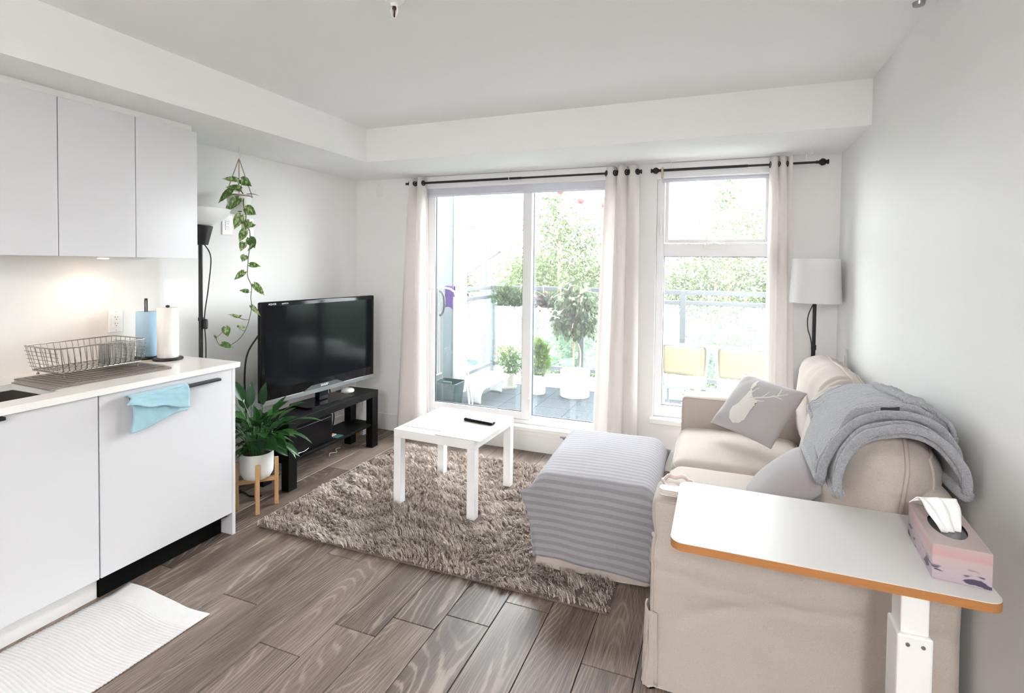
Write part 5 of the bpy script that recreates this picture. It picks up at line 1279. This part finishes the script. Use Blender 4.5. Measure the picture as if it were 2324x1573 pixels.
bm = BM(); lathe(bm, [(0, .318), (.05, .316), (.0872, .308), (.0872, .303)], (PX, PY, 0), 28); obj('soil', bm, M['soil'], pl, smooth=60)
TIPS = [(-2.545, 2.300, 0.751), (-2.499, 2.360, 0.743), (-2.620, 2.250, 0.659), (-2.426, 2.440, 0.661), (-2.256, 2.420, 0.657), (-2.179, 2.490, 0.540), (-2.228, 2.470, 0.424), (-2.353, 2.400, 0.318), (-2.444, 2.440, 0.351), (-2.579, 2.200, 0.535), (-2.576, 2.220, 0.325), (-2.349, 2.280, 0.617), (-2.411, 2.200, 0.580), (-2.330, 2.200, 0.503), (-2.484, 2.220, 0.440), (-2.353, 2.300, 0.433), (-2.728, 2.400, 0.667), (-2.248, 2.360, 0.544), (-2.363, 2.200, 0.413), (-2.64, 2.28, .76), (-2.70, 2.33, .72), (-2.30, 2.33, .69)]
rl = random.Random(5); st_ = BM(); lf = BM()
more = []
for k in range(64):
    a = rl.uniform(0, 2*pi); r = rl.uniform(.09, .28); z = .30+rl.uniform(.03, .40)*(1-r*1.1)
    more.append((PX+r*cos(a), PY+.82*r*sin(a), z))
for k, tp in enumerate([Vector(t_) for t_ in TIPS]+[Vector(t_) for t_ in more]):
    if tp.y < 2.10 and tp.x < -2.37: tp.y = 2.12
    if tp.x < -2.97: tp.x = -2.97
    a = math.atan2(tp.y-PY, tp.x-PX)+rl.uniform(-.4, .4); root = Vector((PX+.045*cos(a)*rl.random(), PY+.045*sin(a)*rl.random(), .314))
    d = tp-root; h_ = Vector((d.x, d.y, 0)); L0 = d.length
    ll = min(.19, max(.10, L0*.52)); bs = root+d*(1-ll/L0)+Vector((0, 0, .05+.10*h_.length))
    if bs.z < .33: bs.z = .33
    tube(st_, bez(root, root+Vector((d.x*.12, d.y*.12, (bs.z-root.z)*.75)), bs, 7), [.0026-.0001*i for i in range(8)], 5)
    nn = Vector((-d.x*.5, -d.y*.5, h_.length+.12))+Vector((rl.uniform(-.15, .15), rl.uniform(-.15, .15), 0))
    leaf(lf, bs, tp, rl.uniform(.050, .076), nn, 'lance', curl=rl.uniform(.05, .28), fold=.28, n=9, m=3)
obj('stems', st_, pmat('dark_leaf_stem', (.03, .10, .02), rough=.5), pl, smooth=60)
obj('foliage', lf, M['lily'], pl, smooth=180)
# ------------------------------------------------------------------ balcony
DKZ = .150
bm = BM()
x = -2.50; k = 0
ys = [D+WT, 4.30, 4.62, 4.94, 5.26, 5.40]
for i in range(16):
    x0 = -2.50+i*.315
    for a, b in zip(ys[:-1], ys[1:]): box(bm, (x0+.0015, a+.0015, DKZ-.03), (x0+.3135, b-.0015, DKZ), bev=.002, seg=1)
o = structure('floor_balcony', bm, M['deck'], label='grey slatted deck tiles of the balcony')
bm = BM(); box(bm, (-2.62, D+WT, -.06), (2.6, 5.75, DKZ-.031)); box(bm, (-2.62, 5.40, DKZ-.031), (2.6, 5.75, DKZ+.075), bev=.006); structure('trim_6', bm, M['stucco'], label='white concrete balcony slab and kerb')
bm = BM(); box(bm, (-2.52, D+WT, DKZ-.1), (-2.44, 4.63, 2.75)); structure('wall_balcony', bm, M['panelblue'], label='blue grey side wall of the balcony')
bm = BM(); box(bm, (-2.55, 4.63, DKZ-.1), (-2.415, 4.88, 2.75), bev=.004); structure('wall_balcony_end', bm, M['stucco'], label='white post at the end of the balcony side wall')
bm = BM(); box(bm, (-3.6, D+WT+.001, -.3), (DX0-.12, D+WT+.08, 3.0)); box(bm, (XR-.2, D+WT+.001, -.3), (3.0, D+WT+.08, 3.0)); structure('wall_facade', bm, M['stucco'], label='white outer facade of the building')

rl_ = thing('balcony_railing', 'grey metal balcony railing with clear glass panels', 'railing', (-1.0, 5.63, DKZ+.075))
YR, XRL = 5.63, -2.445; zt0, zt1 = 1.20, 1.095
posts = [-2.445, -1.385, -.335, .72, 1.78]
for x in posts:
    bm = BM(); box(bm, (x-.028, YR-.028, DKZ+.05), (x+.028, YR+.028, zt0+.012), bev=.003); obj('post', bm, M['railmetal'], rl_)
for za, h_ in ((zt0, .022), (zt1, .020), (.315, .020)):
    bm = BM(); box(bm, (XRL, YR-.022, za-h_), (2.4, YR+.022, za+h_), bev=.003); box(bm, (XRL-.022, 4.885, za-h_), (XRL+.022, YR, za+h_), bev=.003); obj('rail', bm, M['railmetal'], rl_)
for a, b in zip(posts[:-1], posts[1:]):
    bm = BM(); box(bm, (a+.04, YR-.005, .345), (b-.04, YR+.005, zt1-.03)); obj('glass_panel', bm, M['railglass'], rl_)
bm = BM(); box(bm, (XRL-.005, 4.91, .345), (XRL+.005, YR-.04, zt1-.03)); obj('glass_panel', bm, M['railglass'], rl_)

def cloud(name, centres, nleaf, size, m, parent, seed=1, droop=.3, flat=(1, 1, 1), world=True, shell=.45):
    """loose leaves scattered through ellipsoids (centre, radii)"""
    r = np.random.default_rng(seed); tot = sum(c[1][0]*c[1][1]*c[1][2] for c in centres)**1.0; Vs = []
    for c, rad in centres:
        n = max(20, int(nleaf*(rad[0]*rad[1]*rad[2])**.8/sum((q[1][0]*q[1][1]*q[1][2])**.8 for q in centres)))
        d = r.normal(size=(n, 3)); d /= np.linalg.norm(d, axis=1)[:, None]; rr = (shell+(1-shell)*r.random(n))**.8*(1+.16*r.normal(size=n))
        p = np.array(c)+d*rr[:, None]*np.array(rad)
        ax = r.normal(size=(n, 3))*.7+d*.8; ax[:, 2] -= droop; ax /= np.linalg.norm(ax, axis=1)[:, None]
        sd = np.cross(ax, r.normal(size=(n, 3))); sd /= np.linalg.norm(sd, axis=1)[:, None]
        L_ = size*r.uniform(.65, 1.35, n)[:, None]; w = L_*.27; nr = np.cross(ax, sd)
        q = np.stack([p, p+ax*L_*.45+sd*w+nr*L_*.06, p+ax*L_, p+ax*L_*.45-sd*w+nr*L_*.06], 1); Vs.append(q.reshape(-1, 3))
    V = np.concatenate(Vs); n = len(V)//4
    return obj(name, mesh_np(name, V, quads=np.arange(n*4).reshape(-1, 4)), m, parent)

def pot(parent, x, y, z, rb, rt_, h_, m, saucer=False):
    bm = BM(); lathe(bm, [(0, 0), (rb-.006, 0), (rb, .006), (rt_, h_-.006), (rt_-.004, h_), (rt_-.012, h_), (rt_-.014, h_-.03), (0, h_-.03)], (x, y, z), 40); obj('pot', bm, m, parent, smooth=40)
    bm = BM(); lathe(bm, [(0, h_-.026), (rt_-.015, h_-.028)], (x, y, z), 24); obj('soil', bm, pmat('bark_chips', (.16, .12, .09), rough=1, bump=1, bscale=60), parent)

fc = thing('ficus_tree', 'variegated weeping fig tree in a big white pot on the balcony', 'potted tree', (-1.325, 5.135, DKZ))
pot(fc, -1.325, 5.135, DKZ, .145, .148, .265, M['chairwhite'])
bm = BM(); tube(bm, spline([(-1.345, 5.13, .38), (-1.345, 5.14, .60), (-1.35, 5.14, .74), (-1.40, 5.12, .95), (-1.37, 5.15, 1.15)], 6), .0105, 8); tube(bm, spline([(-1.285, 5.14, .38), (-1.275, 5.14, .58), (-1.315, 5.15, .75), (-1.25, 5.12, 1.0), (-1.29, 5.16, 1.2)], 6), .0085, 8)
for k in range(16):
    a = k*2.4; z = .78+.028*k; tube(bm, bez((-1.33, 5.14, z), (-1.33+.12*cos(a), 5.14+.12*sin(a), z+.12), (-1.33+.24*cos(a), 5.14+.20*sin(a), z+.02), 5), .0032, 5)
obj('trunk', bm, pmat('fig_bark', (.40, .27, .18), rough=.9, bump=.5, bscale=80), fc, smooth=60)
cloud('foliage', [((-1.33, 5.14, .98), (.19, .16, .24)), ((-1.36, 5.12, 1.13), (.23, .17, .15)), ((-1.20, 5.12, .92), (.14, .12, .20)), ((-1.47, 5.13, .90), (.13, .12, .18)), ((-1.24, 5.10, 1.10), (.16, .12, .14)), ((-1.33, 5.13, 1.27), (.14, .12, .08))], 1500, .062, M['ficus'], fc, seed=3, droop=1.3, shell=.25)

cp = thing('lime_conifer', 'feathery lime green conifer in a white pot behind the door stile', 'potted plant', (-1.70, 5.08, DKZ))
pot(cp, -1.70, 5.08, DKZ, .075, .085, .20, M['chairwhite'])
cloud('foliage', [((-1.70, 5.08, .50), (.115, .11, .15)), ((-1.70, 5.08, .42), (.10, .10, .11)), ((-1.70, 5.08, .60), (.08, .08, .10))], 2600, .045, M['cypress'], cp, seed=5, droop=-1.2, shell=.1)
mg = thing('yellow_flower_pot', 'yellow flowering plant in a cream pot on the balcony', 'potted plant', (-2.06, 5.20, DKZ))
pot(mg, -2.06, 5.20, DKZ, .066, .076, .165, M['creampot'])
bm = BM(); lathe(bm, [(0, 0), (.078, 0), (.082, .02), (.070, .022)], (-2.06, 5.20, DKZ+.0), 32); obj('saucer', bm, M['creampot'], mg, smooth=40)
bm = BM()
for k in range(12):
    a = k*2.4; r = .05+.09*((k*7) % 5)/5; tube(bm, bez((-2.06, 5.20, .29), (-2.06+.02*cos(a), 5.20+.02*sin(a), .40), (-2.06+r*cos(a), 5.20+r*sin(a), .44+.012*k), 5), .0025, 5)
obj('stems', bm, M['vine'], mg)
cloud('foliage', [((-2.06, 5.20, .47), (.14, .11, .10)), ((-2.02, 5.18, .37), (.10, .08, .07))], 420, .042, M['paleherb'], mg, seed=6, droop=.4, shell=.2)
cloud('flowers', [((-2.08, 5.20, .53), (.14, .10, .05))], 130, .030, M['marigold'], mg, seed=7, droop=-.5)

def rail_planter(x, label, m, seed, h_, n, size, droop, yo=0):
    t = thing('rail_planter', label, 'planter', (x, YR-.09, .90), group='white planters hung on the railing')
    bm = BM(); pts = rrect(x-.16, YR-.19, x+.16, YR-.035, .05, 5); A = [bm.verts.new((x+(px-x)*.84, (py-(YR-.11))*.84+YR-.11, .885)) for px, py in pts]; B = [bm.verts.new((px, py, 1.00)) for px, py in pts]; Cc = [bm.verts.new((x+(px-x)*.95, (py-(YR-.11))*.93+YR-.11, .975)) for px, py in pts]
    n_ = len(pts)
    for i in range(n_):
        j = (i+1) % n_; bm.faces.new((A[i], A[j], B[j], B[i])); bm.faces.new((B[i], B[j], Cc[j], Cc[i]))
    bm.faces.new(A[::-1]); f = bm.faces.new(Cc)
    obj('trough', bm, M['chairwhite'], t, smooth=40)
    bm = BM()
    for dx in (-.10, .10): tube(bm, [(x+dx, YR-.042, .985), (x+dx, YR-.034, 1.20), (x+dx, YR-.031, 1.232), (x+dx, YR+.031, 1.232), (x+dx, YR+.034, 1.19)], .004, 6)
    obj('hook', bm, M['chairwhite'], t)
    cloud('foliage', [((x-.02, YR-.155, 1.0+h_*.42), (.17, .055, h_*.55)), ((x+.10, YR-.15, 1.0+h_*.25), (.08, .05, h_*.35))], n, size, m, t, seed=seed, droop=droop, shell=.05)
rail_planter(-2.19, 'white trough with grassy herbs hung on the railing corner', M['sedge'], 11, .22, 1500, .05, -1.4)
rail_planter(-1.72, 'white trough with purple leaved plants hung on the railing', M['purpleleaf'], 12, .16, 700, .045, .2)

# drying rack, purple cloth, bin, white chair by the side wall
dr = thing('drying_rack', 'white folded drying rack leaning by the balcony side wall', 'drying rack', (-2.30, 4.36, DKZ))
bm = BM(); tube(bm, spline([(-2.125, 4.43, DKZ+.004), (-2.20, 4.40, .70), (-2.265, 4.37, 1.15), (-2.285, 4.36, 1.225), (-2.33, 4.355, 1.245), (-2.40, 4.35, 1.245)], 6), .0085, 8); tube(bm, spline([(-2.105, 4.33, DKZ+.004), (-2.18, 4.32, .70), (-2.24, 4.30, 1.15), (-2.27, 4.285, 1.22), (-2.33, 4.28, 1.24), (-2.40, 4.28, 1.24)], 6), .0085, 8); obj('tube_frame', bm, M['whiteplastic'], dr, smooth=60)
bm = BM()
for k in range(7): tube(bm, [(-2.424, 4.11+.038*k, .43), (-2.424, 4.15+.030*k, 1.235)], .0028, 6)
tube(bm, [(-2.424, 4.08, .43), (-2.424, 4.37, .43)], .006, 6); tube(bm, [(-2.42, 4.10, 1.24), (-2.405, 4.36, 1.24)], .006, 6); obj('drying_wires', bm, M['whiteplastic'], dr)
bm = BM(); grid(bm, 12, 18, lambda u, v: (-2.375+.105*u+.004*sin(v*7), 4.335-.03*u+.006*sin(u*9+v*2), 1.258-.205*v-.025*u*v*0+.012*sin(u*4)*v)); grid(bm, 12, 8, lambda u, v: (-2.375+.105*u, 4.375-.03*u, 1.258-.10*v)); tag(obj('purple_cloth', bm, M['purple'], smooth=180, solid=.006), 'purple cloth drying on the white rack', 'cloth')
bm = BM(); grid(bm, 8, 14, lambda u, v: (-2.405+.02*u, 4.13+.05*u+.004*sin(v*8), 1.262-.20*v)); tag(obj('purple_cloth', bm, M['purple'], smooth=180, solid=.006), 'second purple cloth half behind the round door handle', 'cloth')
bn = thing('waste_bin', 'dark green plastic bin at the foot of the balcony side wall', 'bin', (-2.27, 4.25, DKZ))
bm = BM(); b0 = rrect(-2.375, 4.16, -2.185, 4.34, .03, 4); b1 = rrect(-2.40, 4.135, -2.16, 4.365, .035, 4); n_ = len(b0)
A = [bm.verts.new((px, py, DKZ+.001)) for px, py in b0]; B = [bm.verts.new((px, py, .385)) for px, py in b1]; Cc = [bm.verts.new((px*.985+(-2.28)*.015, py*.985+4.25*.015, .385)) for px, py in b1]; E_ = [bm.verts.new((px, py, DKZ+.01)) for px, py in b0]
for i in range(n_):
    j = (i+1) % n_; bm.faces.new((A[i], A[j], B[j], B[i])); bm.faces.new((B[i], B[j], Cc[j], Cc[i])); bm.faces.new((Cc[i], Cc[j], E_[j], E_[i]))
bm.faces.new(A[::-1]); bm.faces.new(E_); obj('body', bm, M['bin'], bn, smooth=40)
bm = BM(); tube(bm, [(px, py, .386) for px, py in b1], .006, 6, closed=True); obj('rim', bm, M['bin'], bn, smooth=60)
bm = BM(); box(bm, (-2.30, 4.176, .20), (-2.215, 4.190, .405), bev=.005); tag(obj('dustpan', bm, M['binlight']), 'pale green dustpan standing in the dark bin', 'dustpan')

wc = thing('white_bench', 'low white moulded bench beside the bin on the balcony', 'bench', (-2.10, 4.74, DKZ))
bm = BM(); soft_box(bm, (-2.205, 4.47, .300), (-1.985, 5.03, .338), .018, 8, 4, fn=lambda p, n: -.010*math.exp(-((p.x)/.07)**2)*max(0, n.z)); obj('seat', bm, M['chairwhite'], wc, smooth=180)
for y in (4.475, 4.99):
    bm = BM(); V_ = grid(bm, 10, 10, lambda u, v, y=y: (-2.19+.125*u+.055*(1-v)**3*u, y+.012*sin(pi*u), .305-.154*v)); obj('leg', bm, M['chairwhite'], wc, smooth=180, solid=.016)

def yellow_chair(x0, x1, label):
    t = thing('garden_chair', label, 'chair', ((x0+x1)/2, 4.86, DKZ), group='yellow backed balcony chairs')
    y = 4.76; zt = .785; r = .045
    loop = [(x0+.03, y+.05, .42), (x0+.008, y+.02, .60), (x0, y, zt-r), (x0+r*.3, y, zt-r*.3), (x0+r, y, zt), (x1-r, y, zt), (x1-r*.3, y, zt-r*.3), (x1, y, zt-r), (x1-.008, y+.02, .60), (x1-.03, y+.05, .42)]
    bm = BM(); tube(bm, spline(loop, 4), .013, 8); obj('back_frame', bm, M['mint'], t, smooth=60)
    bm = BM(); grid(bm, 12, 10, lambda u, v: (x0+.016+(x1-x0-.032)*u, y+.004+.03*(1-v)-.02*sin(pi*u), .525+(zt-.54)*v)); obj('backrest', bm, M['yellow'], t, smooth=180, solid=.010)
    bm = BM(); soft_box(bm, (x0+.01, y+.06, .405), (x1-.01, y+.45, .435), .014, 6, 3); obj('seat', bm, M['chairwhite'], t, smooth=180)
    bm = BM(); box(bm, (x0+.02, y+.045, .385), (x1-.02, y+.065, .410), bev=.004); obj('seat_rail', bm, M['mint'], t)
    for (x, yy, dy) in ((x0+.03, y+.05, -.03), (x1-.03, y+.05, -.03), (x0+.03, y+.43, .03), (x1-.03, y+.43, .03)):
        bm = BM(); tube(bm, [(x, yy, .415), (x, yy+dy, DKZ+.001)], .012, 8); obj('leg', bm, M['mint'], t, smooth=60)
yellow_chair(-.462, -.075, 'yellow backed garden chair outside the window, nearer the door')
yellow_chair(-.008, .385, 'yellow backed garden chair outside the window, nearer the lamp')
vp_ = thing('vine_pot', 'trailing green plant in a low white pot between the yellow chairs', 'potted plant', (-.155, 4.60, DKZ))
pot(vp_, -.155, 4.60, DKZ, .10, .125, .17, M['chairwhite'])
cloud('foliage', [((-.17, 4.58, .38), (.10, .09, .07)), ((-.24, 4.52, .28), (.06, .05, .10)), ((-.04, 4.56, .36), (.07, .07, .10))], 150, .04, M['sedge'], vp_, seed=15, droop=.6, shell=.3)

# red paper lanterns on a wire under the balcony edge
for k, (x, y, z) in enumerate(((-1.465, 5.0, 2.195), (-1.257, 5.0, 2.095), (-1.025, 5.0, 2.045), (-.60, 5.0, 2.075))):
    t = thing('hanging_lantern', ('red paper lantern half behind the wide blind', 'red paper lantern hanging clear in the balcony door pane', 'red paper lantern partly behind the middle curtain', 'red paper lantern at the upper corner of the tall window')[k], 'lantern', (x, y, z), group='red lanterns on the balcony wire')
    bm = BM(); lathe(bm, [(.010, .036)]+[(.038*sin(pi*i/14)*(1+.02*(-1)**i), .038*cos(pi*i/14)) for i in range(1, 14)]+[(.010, -.036)], (x, y, z), 24); obj('shade', bm, M['lantern'], t, smooth=60)
    bm = BM(); tube(bm, [(x, y, z+.034), (x, y, z+.06)], .0015, 5); obj('loop', bm, M['black'], t)
bm = BM(); tube(bm, spline([(-2.46, 5.0, 2.60), (-1.465, 5.0, 2.256), (-1.257, 5.0, 2.156), (-1.025, 5.0, 2.106), (-.60, 5.0, 2.136), (.5, 5.0, 2.45), (1.6, 5.0, 2.85)], 8), .0012, 5); tag(obj('lantern_wire', bm, M['whiteplastic']), 'thin wire carrying the red lanterns over the balcony', 'wire')

# ------------------------------------------------------------------ street beyond
GZ = -3.2
bm = BM(); box(bm, (-60, 6.5, GZ-.2), (50, 90, GZ)); structure('ground', bm, M['lawn'])
bm = BM(); box(bm, (-60, 11.0, GZ), (50, 19.0, GZ+.02)); structure('road', bm, M['road'])
def tree(x, y, z0, crown, trunk_h, n, size, m, label, seed, cat='tree'):
    t = thing('street_tree', label, cat, (x, y, z0), group='trees beyond the balcony')
    bm = BM(); top = max(c[0][2] for c in crown)
    tube(bm, spline([(x, y, z0), (x+.05, y, z0+trunk_h*.6), (x-.03, y, z0+trunk_h), (x, y, top)], 5), [.11-.085*i/15 for i in range(16)], 8)
    for c, r in crown:
        bx = x+(c[0]-x)*.9; tube(bm, bez((x, y, min(c[2]-.1, z0+trunk_h)), (x+(c[0]-x)*.3, y+(c[1]-y)*.3, c[2]-.2), (bx, c[1], c[2]+.1), 6), .022, 5)
    obj('trunk', bm, M['bark'], t, smooth=60)
    cloud('crown', crown, n, size, m, t, seed=seed, droop=.35, shell=.15)
tree(-3.55, 12.2, GZ, [((-3.55, 12.2, 1.2), (1.35, 1.1, 1.0)), ((-3.7, 12.2, 2.4), (.75, .7, .9)), ((-2.95, 12.2, 2.1), (.45, .5, .8)), ((-4.6, 12.3, 1.1), (.75, .7, .75)), ((-3.3, 12.1, .2), (1.3, 1.0, .7)), ((-3.75, 12.2, 3.2), (.30, .3, .55)), ((-2.6, 12.2, 1.2), (.6, .6, .6))], 3.6, 11000, .085, M['tree'], 'tall green street tree seen through the balcony door', 21)
tree(.15, 12.4, GZ, [((.10, 12.4, 1.25), (1.25, 1.0, .95)), ((.25, 12.4, 2.2), (.65, .6, .75)), ((.10, 12.4, 3.0), (.28, .3, .5)), ((-.75, 12.4, .95), (.7, .7, .7)), ((1.1, 12.5, 1.0), (.8, .7, .9)), ((.75, 12.4, 2.3), (.3, .3, .55))], 3.4, 11000, .075, M['tree'], 'green street tree seen through the tall window', 22)
tree(-6.4, 19.5, GZ, [((-6.4, 19.5, .9), (1.6, 1.2, 1.2)), ((-7.3, 19.5, .2), (1.2, 1.0, 1.0)), ((-5.2, 19.6, .3), (1.2, 1.0, 1.1))], 3.0, 4200, .16, M['tree'], 'rounded tree farther back near the white house', 23)
tree(-2.6, 9.3, GZ, [((-3.0, 9.3, -.9), (.9, .8, 1.3)), ((-2.2, 9.3, -.6), (.9, .7, 1.2)), ((-1.6, 9.2, -1.3), (.6, .6, .8))], 1.6, 6500, .09, M['treecool'], 'bushy cool green young tree low behind the railing glass', 24)
tree(-.2, 9.6, GZ, [((-.1, 9.6, -.6), (.9, .8, 1.1)), ((.7, 9.7, -.3), (1.0, .8, 1.1))], 1.8, 4600, .085, M['treecool'], 'bushy green shrub low behind the glass below the tall window', 25, 'shrub')
tree(-10.6, 20.3, GZ, [((-10.6, 20.3, .5), (.9, .8, .9)), ((-10.9, 20.3, -.6), (1.0, .9, .9))], 2.4, 1800, .2, M['tree'], 'small tree beside the green street lamp', 26)

sl_ = thing('street_lamp', 'green street lamp post with curved arm beyond the balcony', 'street lamp', (-7.24, 16.0, GZ))
bm = BM(); tube(bm, [(-7.24, 16, GZ), (-7.24, 16, 2.30)], .085, 12); lathe(bm, [(.085, 0), (.06, .12), (.02, .55), (0, .62)], (-7.24, 16, 2.30), 12); obj('post', bm, M['greenpole'], sl_, smooth=50)
bm = BM(); tube(bm, spline([(-7.24, 16, 2.20), (-7.36, 16, 2.55), (-7.62, 16, 2.75), (-7.95, 16, 2.72)], 6), .035, 8); obj('arm', bm, M['railmetal'], sl_, smooth=60)
bm = BM(); soft_box(bm, (-8.25, 15.9, 2.66), (-7.92, 16.1, 2.74), .03, 4, 3); obj('lamp_head', bm, M['railmetal'], sl_, smooth=180)

def house(name, label, x0, x1, y0, y1, z1, zr, ridge_x):
    t = thing(name, label, 'house', ((x0+x1)/2, y0, GZ))
    bm = BM(); box(bm, (x0, y0, GZ), (x1, y1, z1)); xm = (x0+x1)/2
    prism(bm, [(x0, z1), (x1, z1), (xm, zr)], -y1+.05, -y0-.05, M=Matrix(((1, 0, 0, 0), (0, 0, -1, 0), (0, 1, 0, 0), (0, 0, 0, 1)))); obj('walls', bm, M['siding'], t)
    for s in (-1, 1):
        bm = BM(); e = x0-.35 if s < 0 else x1+.35; sl__ = (zr-z1)/((x1-x0)/2); ze = z1-.35*sl__
        vs = [bm.verts.new(p) for p in ((e, y0-.4, ze), (e, y1+.4, ze), (xm, y1+.4, zr+.02), (xm, y0-.4, zr+.02), (e, y0-.4, ze+.12), (e, y1+.4, ze+.12), (xm, y1+.4, zr+.14), (xm, y0-.4, zr+.14))]
        for f in ((0, 1, 2, 3), (4, 7, 6, 5), (0, 4, 5, 1), (1, 5, 6, 2), (2, 6, 7, 3), (3, 7, 4, 0)): bm.faces.new([vs[i] for i in f])
        bmesh.ops.recalc_face_normals(bm, faces=bm.faces[:]); obj('roof', bm, M['roofgrey'], t)
    for (wx, wz) in ((xm-(x1-x0)*.25, z1-1.3), (xm+(x1-x0)*.2, z1-1.3), (xm, z1+.25)):
        bm = BM(); box(bm, (wx-.45, y0-.05, wz-.5), (wx+.45, y0+.02, wz+.5), bev=.02); w_ = obj('window', bm, M['frame'], t)
        bm = BM(); box(bm, (wx-.38, y0-.06, wz-.43), (wx+.38, y0-.045, wz+.43)); obj('pane', bm, pmat('dim_house_pane', (.15, .18, .20), rough=.1), w_)
house('white_house', 'white gabled house far behind the street lamp', -13.2, -7.6, 25.0, 32.0, .45, 2.2, 0)
house('grey_house', 'pale gabled house far behind the weeping fig tree', -6.4, -2.6, 25.5, 32.0, .75, 2.3, 0)

def car(x, y, label):
    t = thing('parked_car', label, 'car', (x, y, GZ+.02)); z = GZ+.02
    Mx = Matrix(((1, 0, 0, 0), (0, 0, -1, 0), (0, 1, 0, 0), (0, 0, 0, 1)))
    side = [(x-2.1, z+.35), (x-2.05, z+.75), (x-1.25, z+.90), (x-.65, z+1.38), (x+.75, z+1.40), (x+1.45, z+.95), (x+2.05, z+.85), (x+2.12, z+.35)]
    bm = BM(); prism(bm, side, -y-.85, -y+.85, M=Mx); bmesh.ops.recalc_face_normals(bm, faces=bm.faces[:]); bmesh.ops.bevel(bm, geom=bm.edges[:], offset=.06, segments=2, profile=.5, affect='EDGES'); obj('body', bm, M['carpaint'], t, smooth=40)
    bm = BM(); prism(bm, [(x-1.05, z+.93), (x-.58, z+1.31), (x+.70, z+1.33), (x+1.22, z+.96)], -y-.86, -y+.86, M=Mx); obj('windows', bm, pmat('car_glass', (.05, .06, .07), rough=.1), t)
    for dx in (-1.3, 1.3):
        for dy in (-.80, .80):
            bm = BM(); tube(bm, [(x+dx, y+dy-.1, z+.33), (x+dx, y+dy+.1, z+.33)], .33, 20); obj('wheel', bm, M['blackmatte'], t, smooth=40)
    for dy in (-.6, .6):
        bm = BM(); box(bm, (x+2.05, y+dy-.14, z+.66), (x+2.15, y+dy+.14, z+.80), bev=.02); obj('tail_light', bm, M['lantern'], t)
car(-8.6, 17.6, 'silver car parked on the street by the lamp post')

# ------------------------------------------------------------------ light
w = bpy.data.worlds.new('overcast_sky'); bpy.context.scene.world = w; w.use_nodes = True
nt = w.node_tree; nt.nodes.clear()
bg = N(nt, 'ShaderNodeBackground'); bg.inputs[0].default_value = (.95, .975, 1.0, 1); bg.inputs[1].default_value = SKY
L(nt, bg.outputs[0], N(nt, 'ShaderNodeOutputWorld').inputs[0])
sd = bpy.data.lights.new('hazy_sun', 'SUN'); sd.energy = SUN; sd.angle = radians(55); sd.color = (1, .985, .96)
so = bpy.data.objects.new('hazy_sun', sd); C.objects.link(so); so.rotation_euler = Vector((-.12, -.50, -.86)).to_track_quat('-Z', 'Y').to_euler()
for nm, x0, x1, z0_, z1_ in (('door_portal', DX0, DX1, .2, ZS), ('window_portal', WX0, WX1, WZ0, ZS)):
    a = bpy.data.lights.new(nm, 'AREA'); a.shape = 'RECTANGLE'; a.size = x1-x0; a.size_y = z1_-z0_; a.cycles.is_portal = True
    ao = bpy.data.objects.new(nm, a); C.objects.link(ao); ao.location = ((x0+x1)/2, D+WT+.02, (z0_+z1_)/2); ao.rotation_euler = Vector((0, -1, 0)).to_track_quat('-Z', 'Z').to_euler()
# ------------------------------------------------------------------ added fill lights, unseen behind the camera, that brighten the room
for k, (x, y) in enumerate(((.10, -1.65), (.10, -2.65))):
    t = thing('added_fill_light', ('added round ceiling fill light nearer the windows', 'added round ceiling fill light nearer the rear wall')[k], 'added fill light', (x, y, ZC), group='added fill lights')
    bm = BM(); lathe(bm, [(0, 0), (.205, 0), (.205, -.03), (.195, -.04), (.19, -.04)], (x, y, ZC), 40); obj('housing', bm, M['whiteplastic'], t, smooth=40)
    bm = BM(); lathe(bm, [(.189, -.039), (.17, -.062), (.11, -.078), (0, -.084)], (x, y, ZC), 40); obj('diffuser', bm, pmat('fill_light_diffuser', (.9, .9, .9), emit=(1, .985, .97), estr=FILL_LAMP), t, smooth=60)
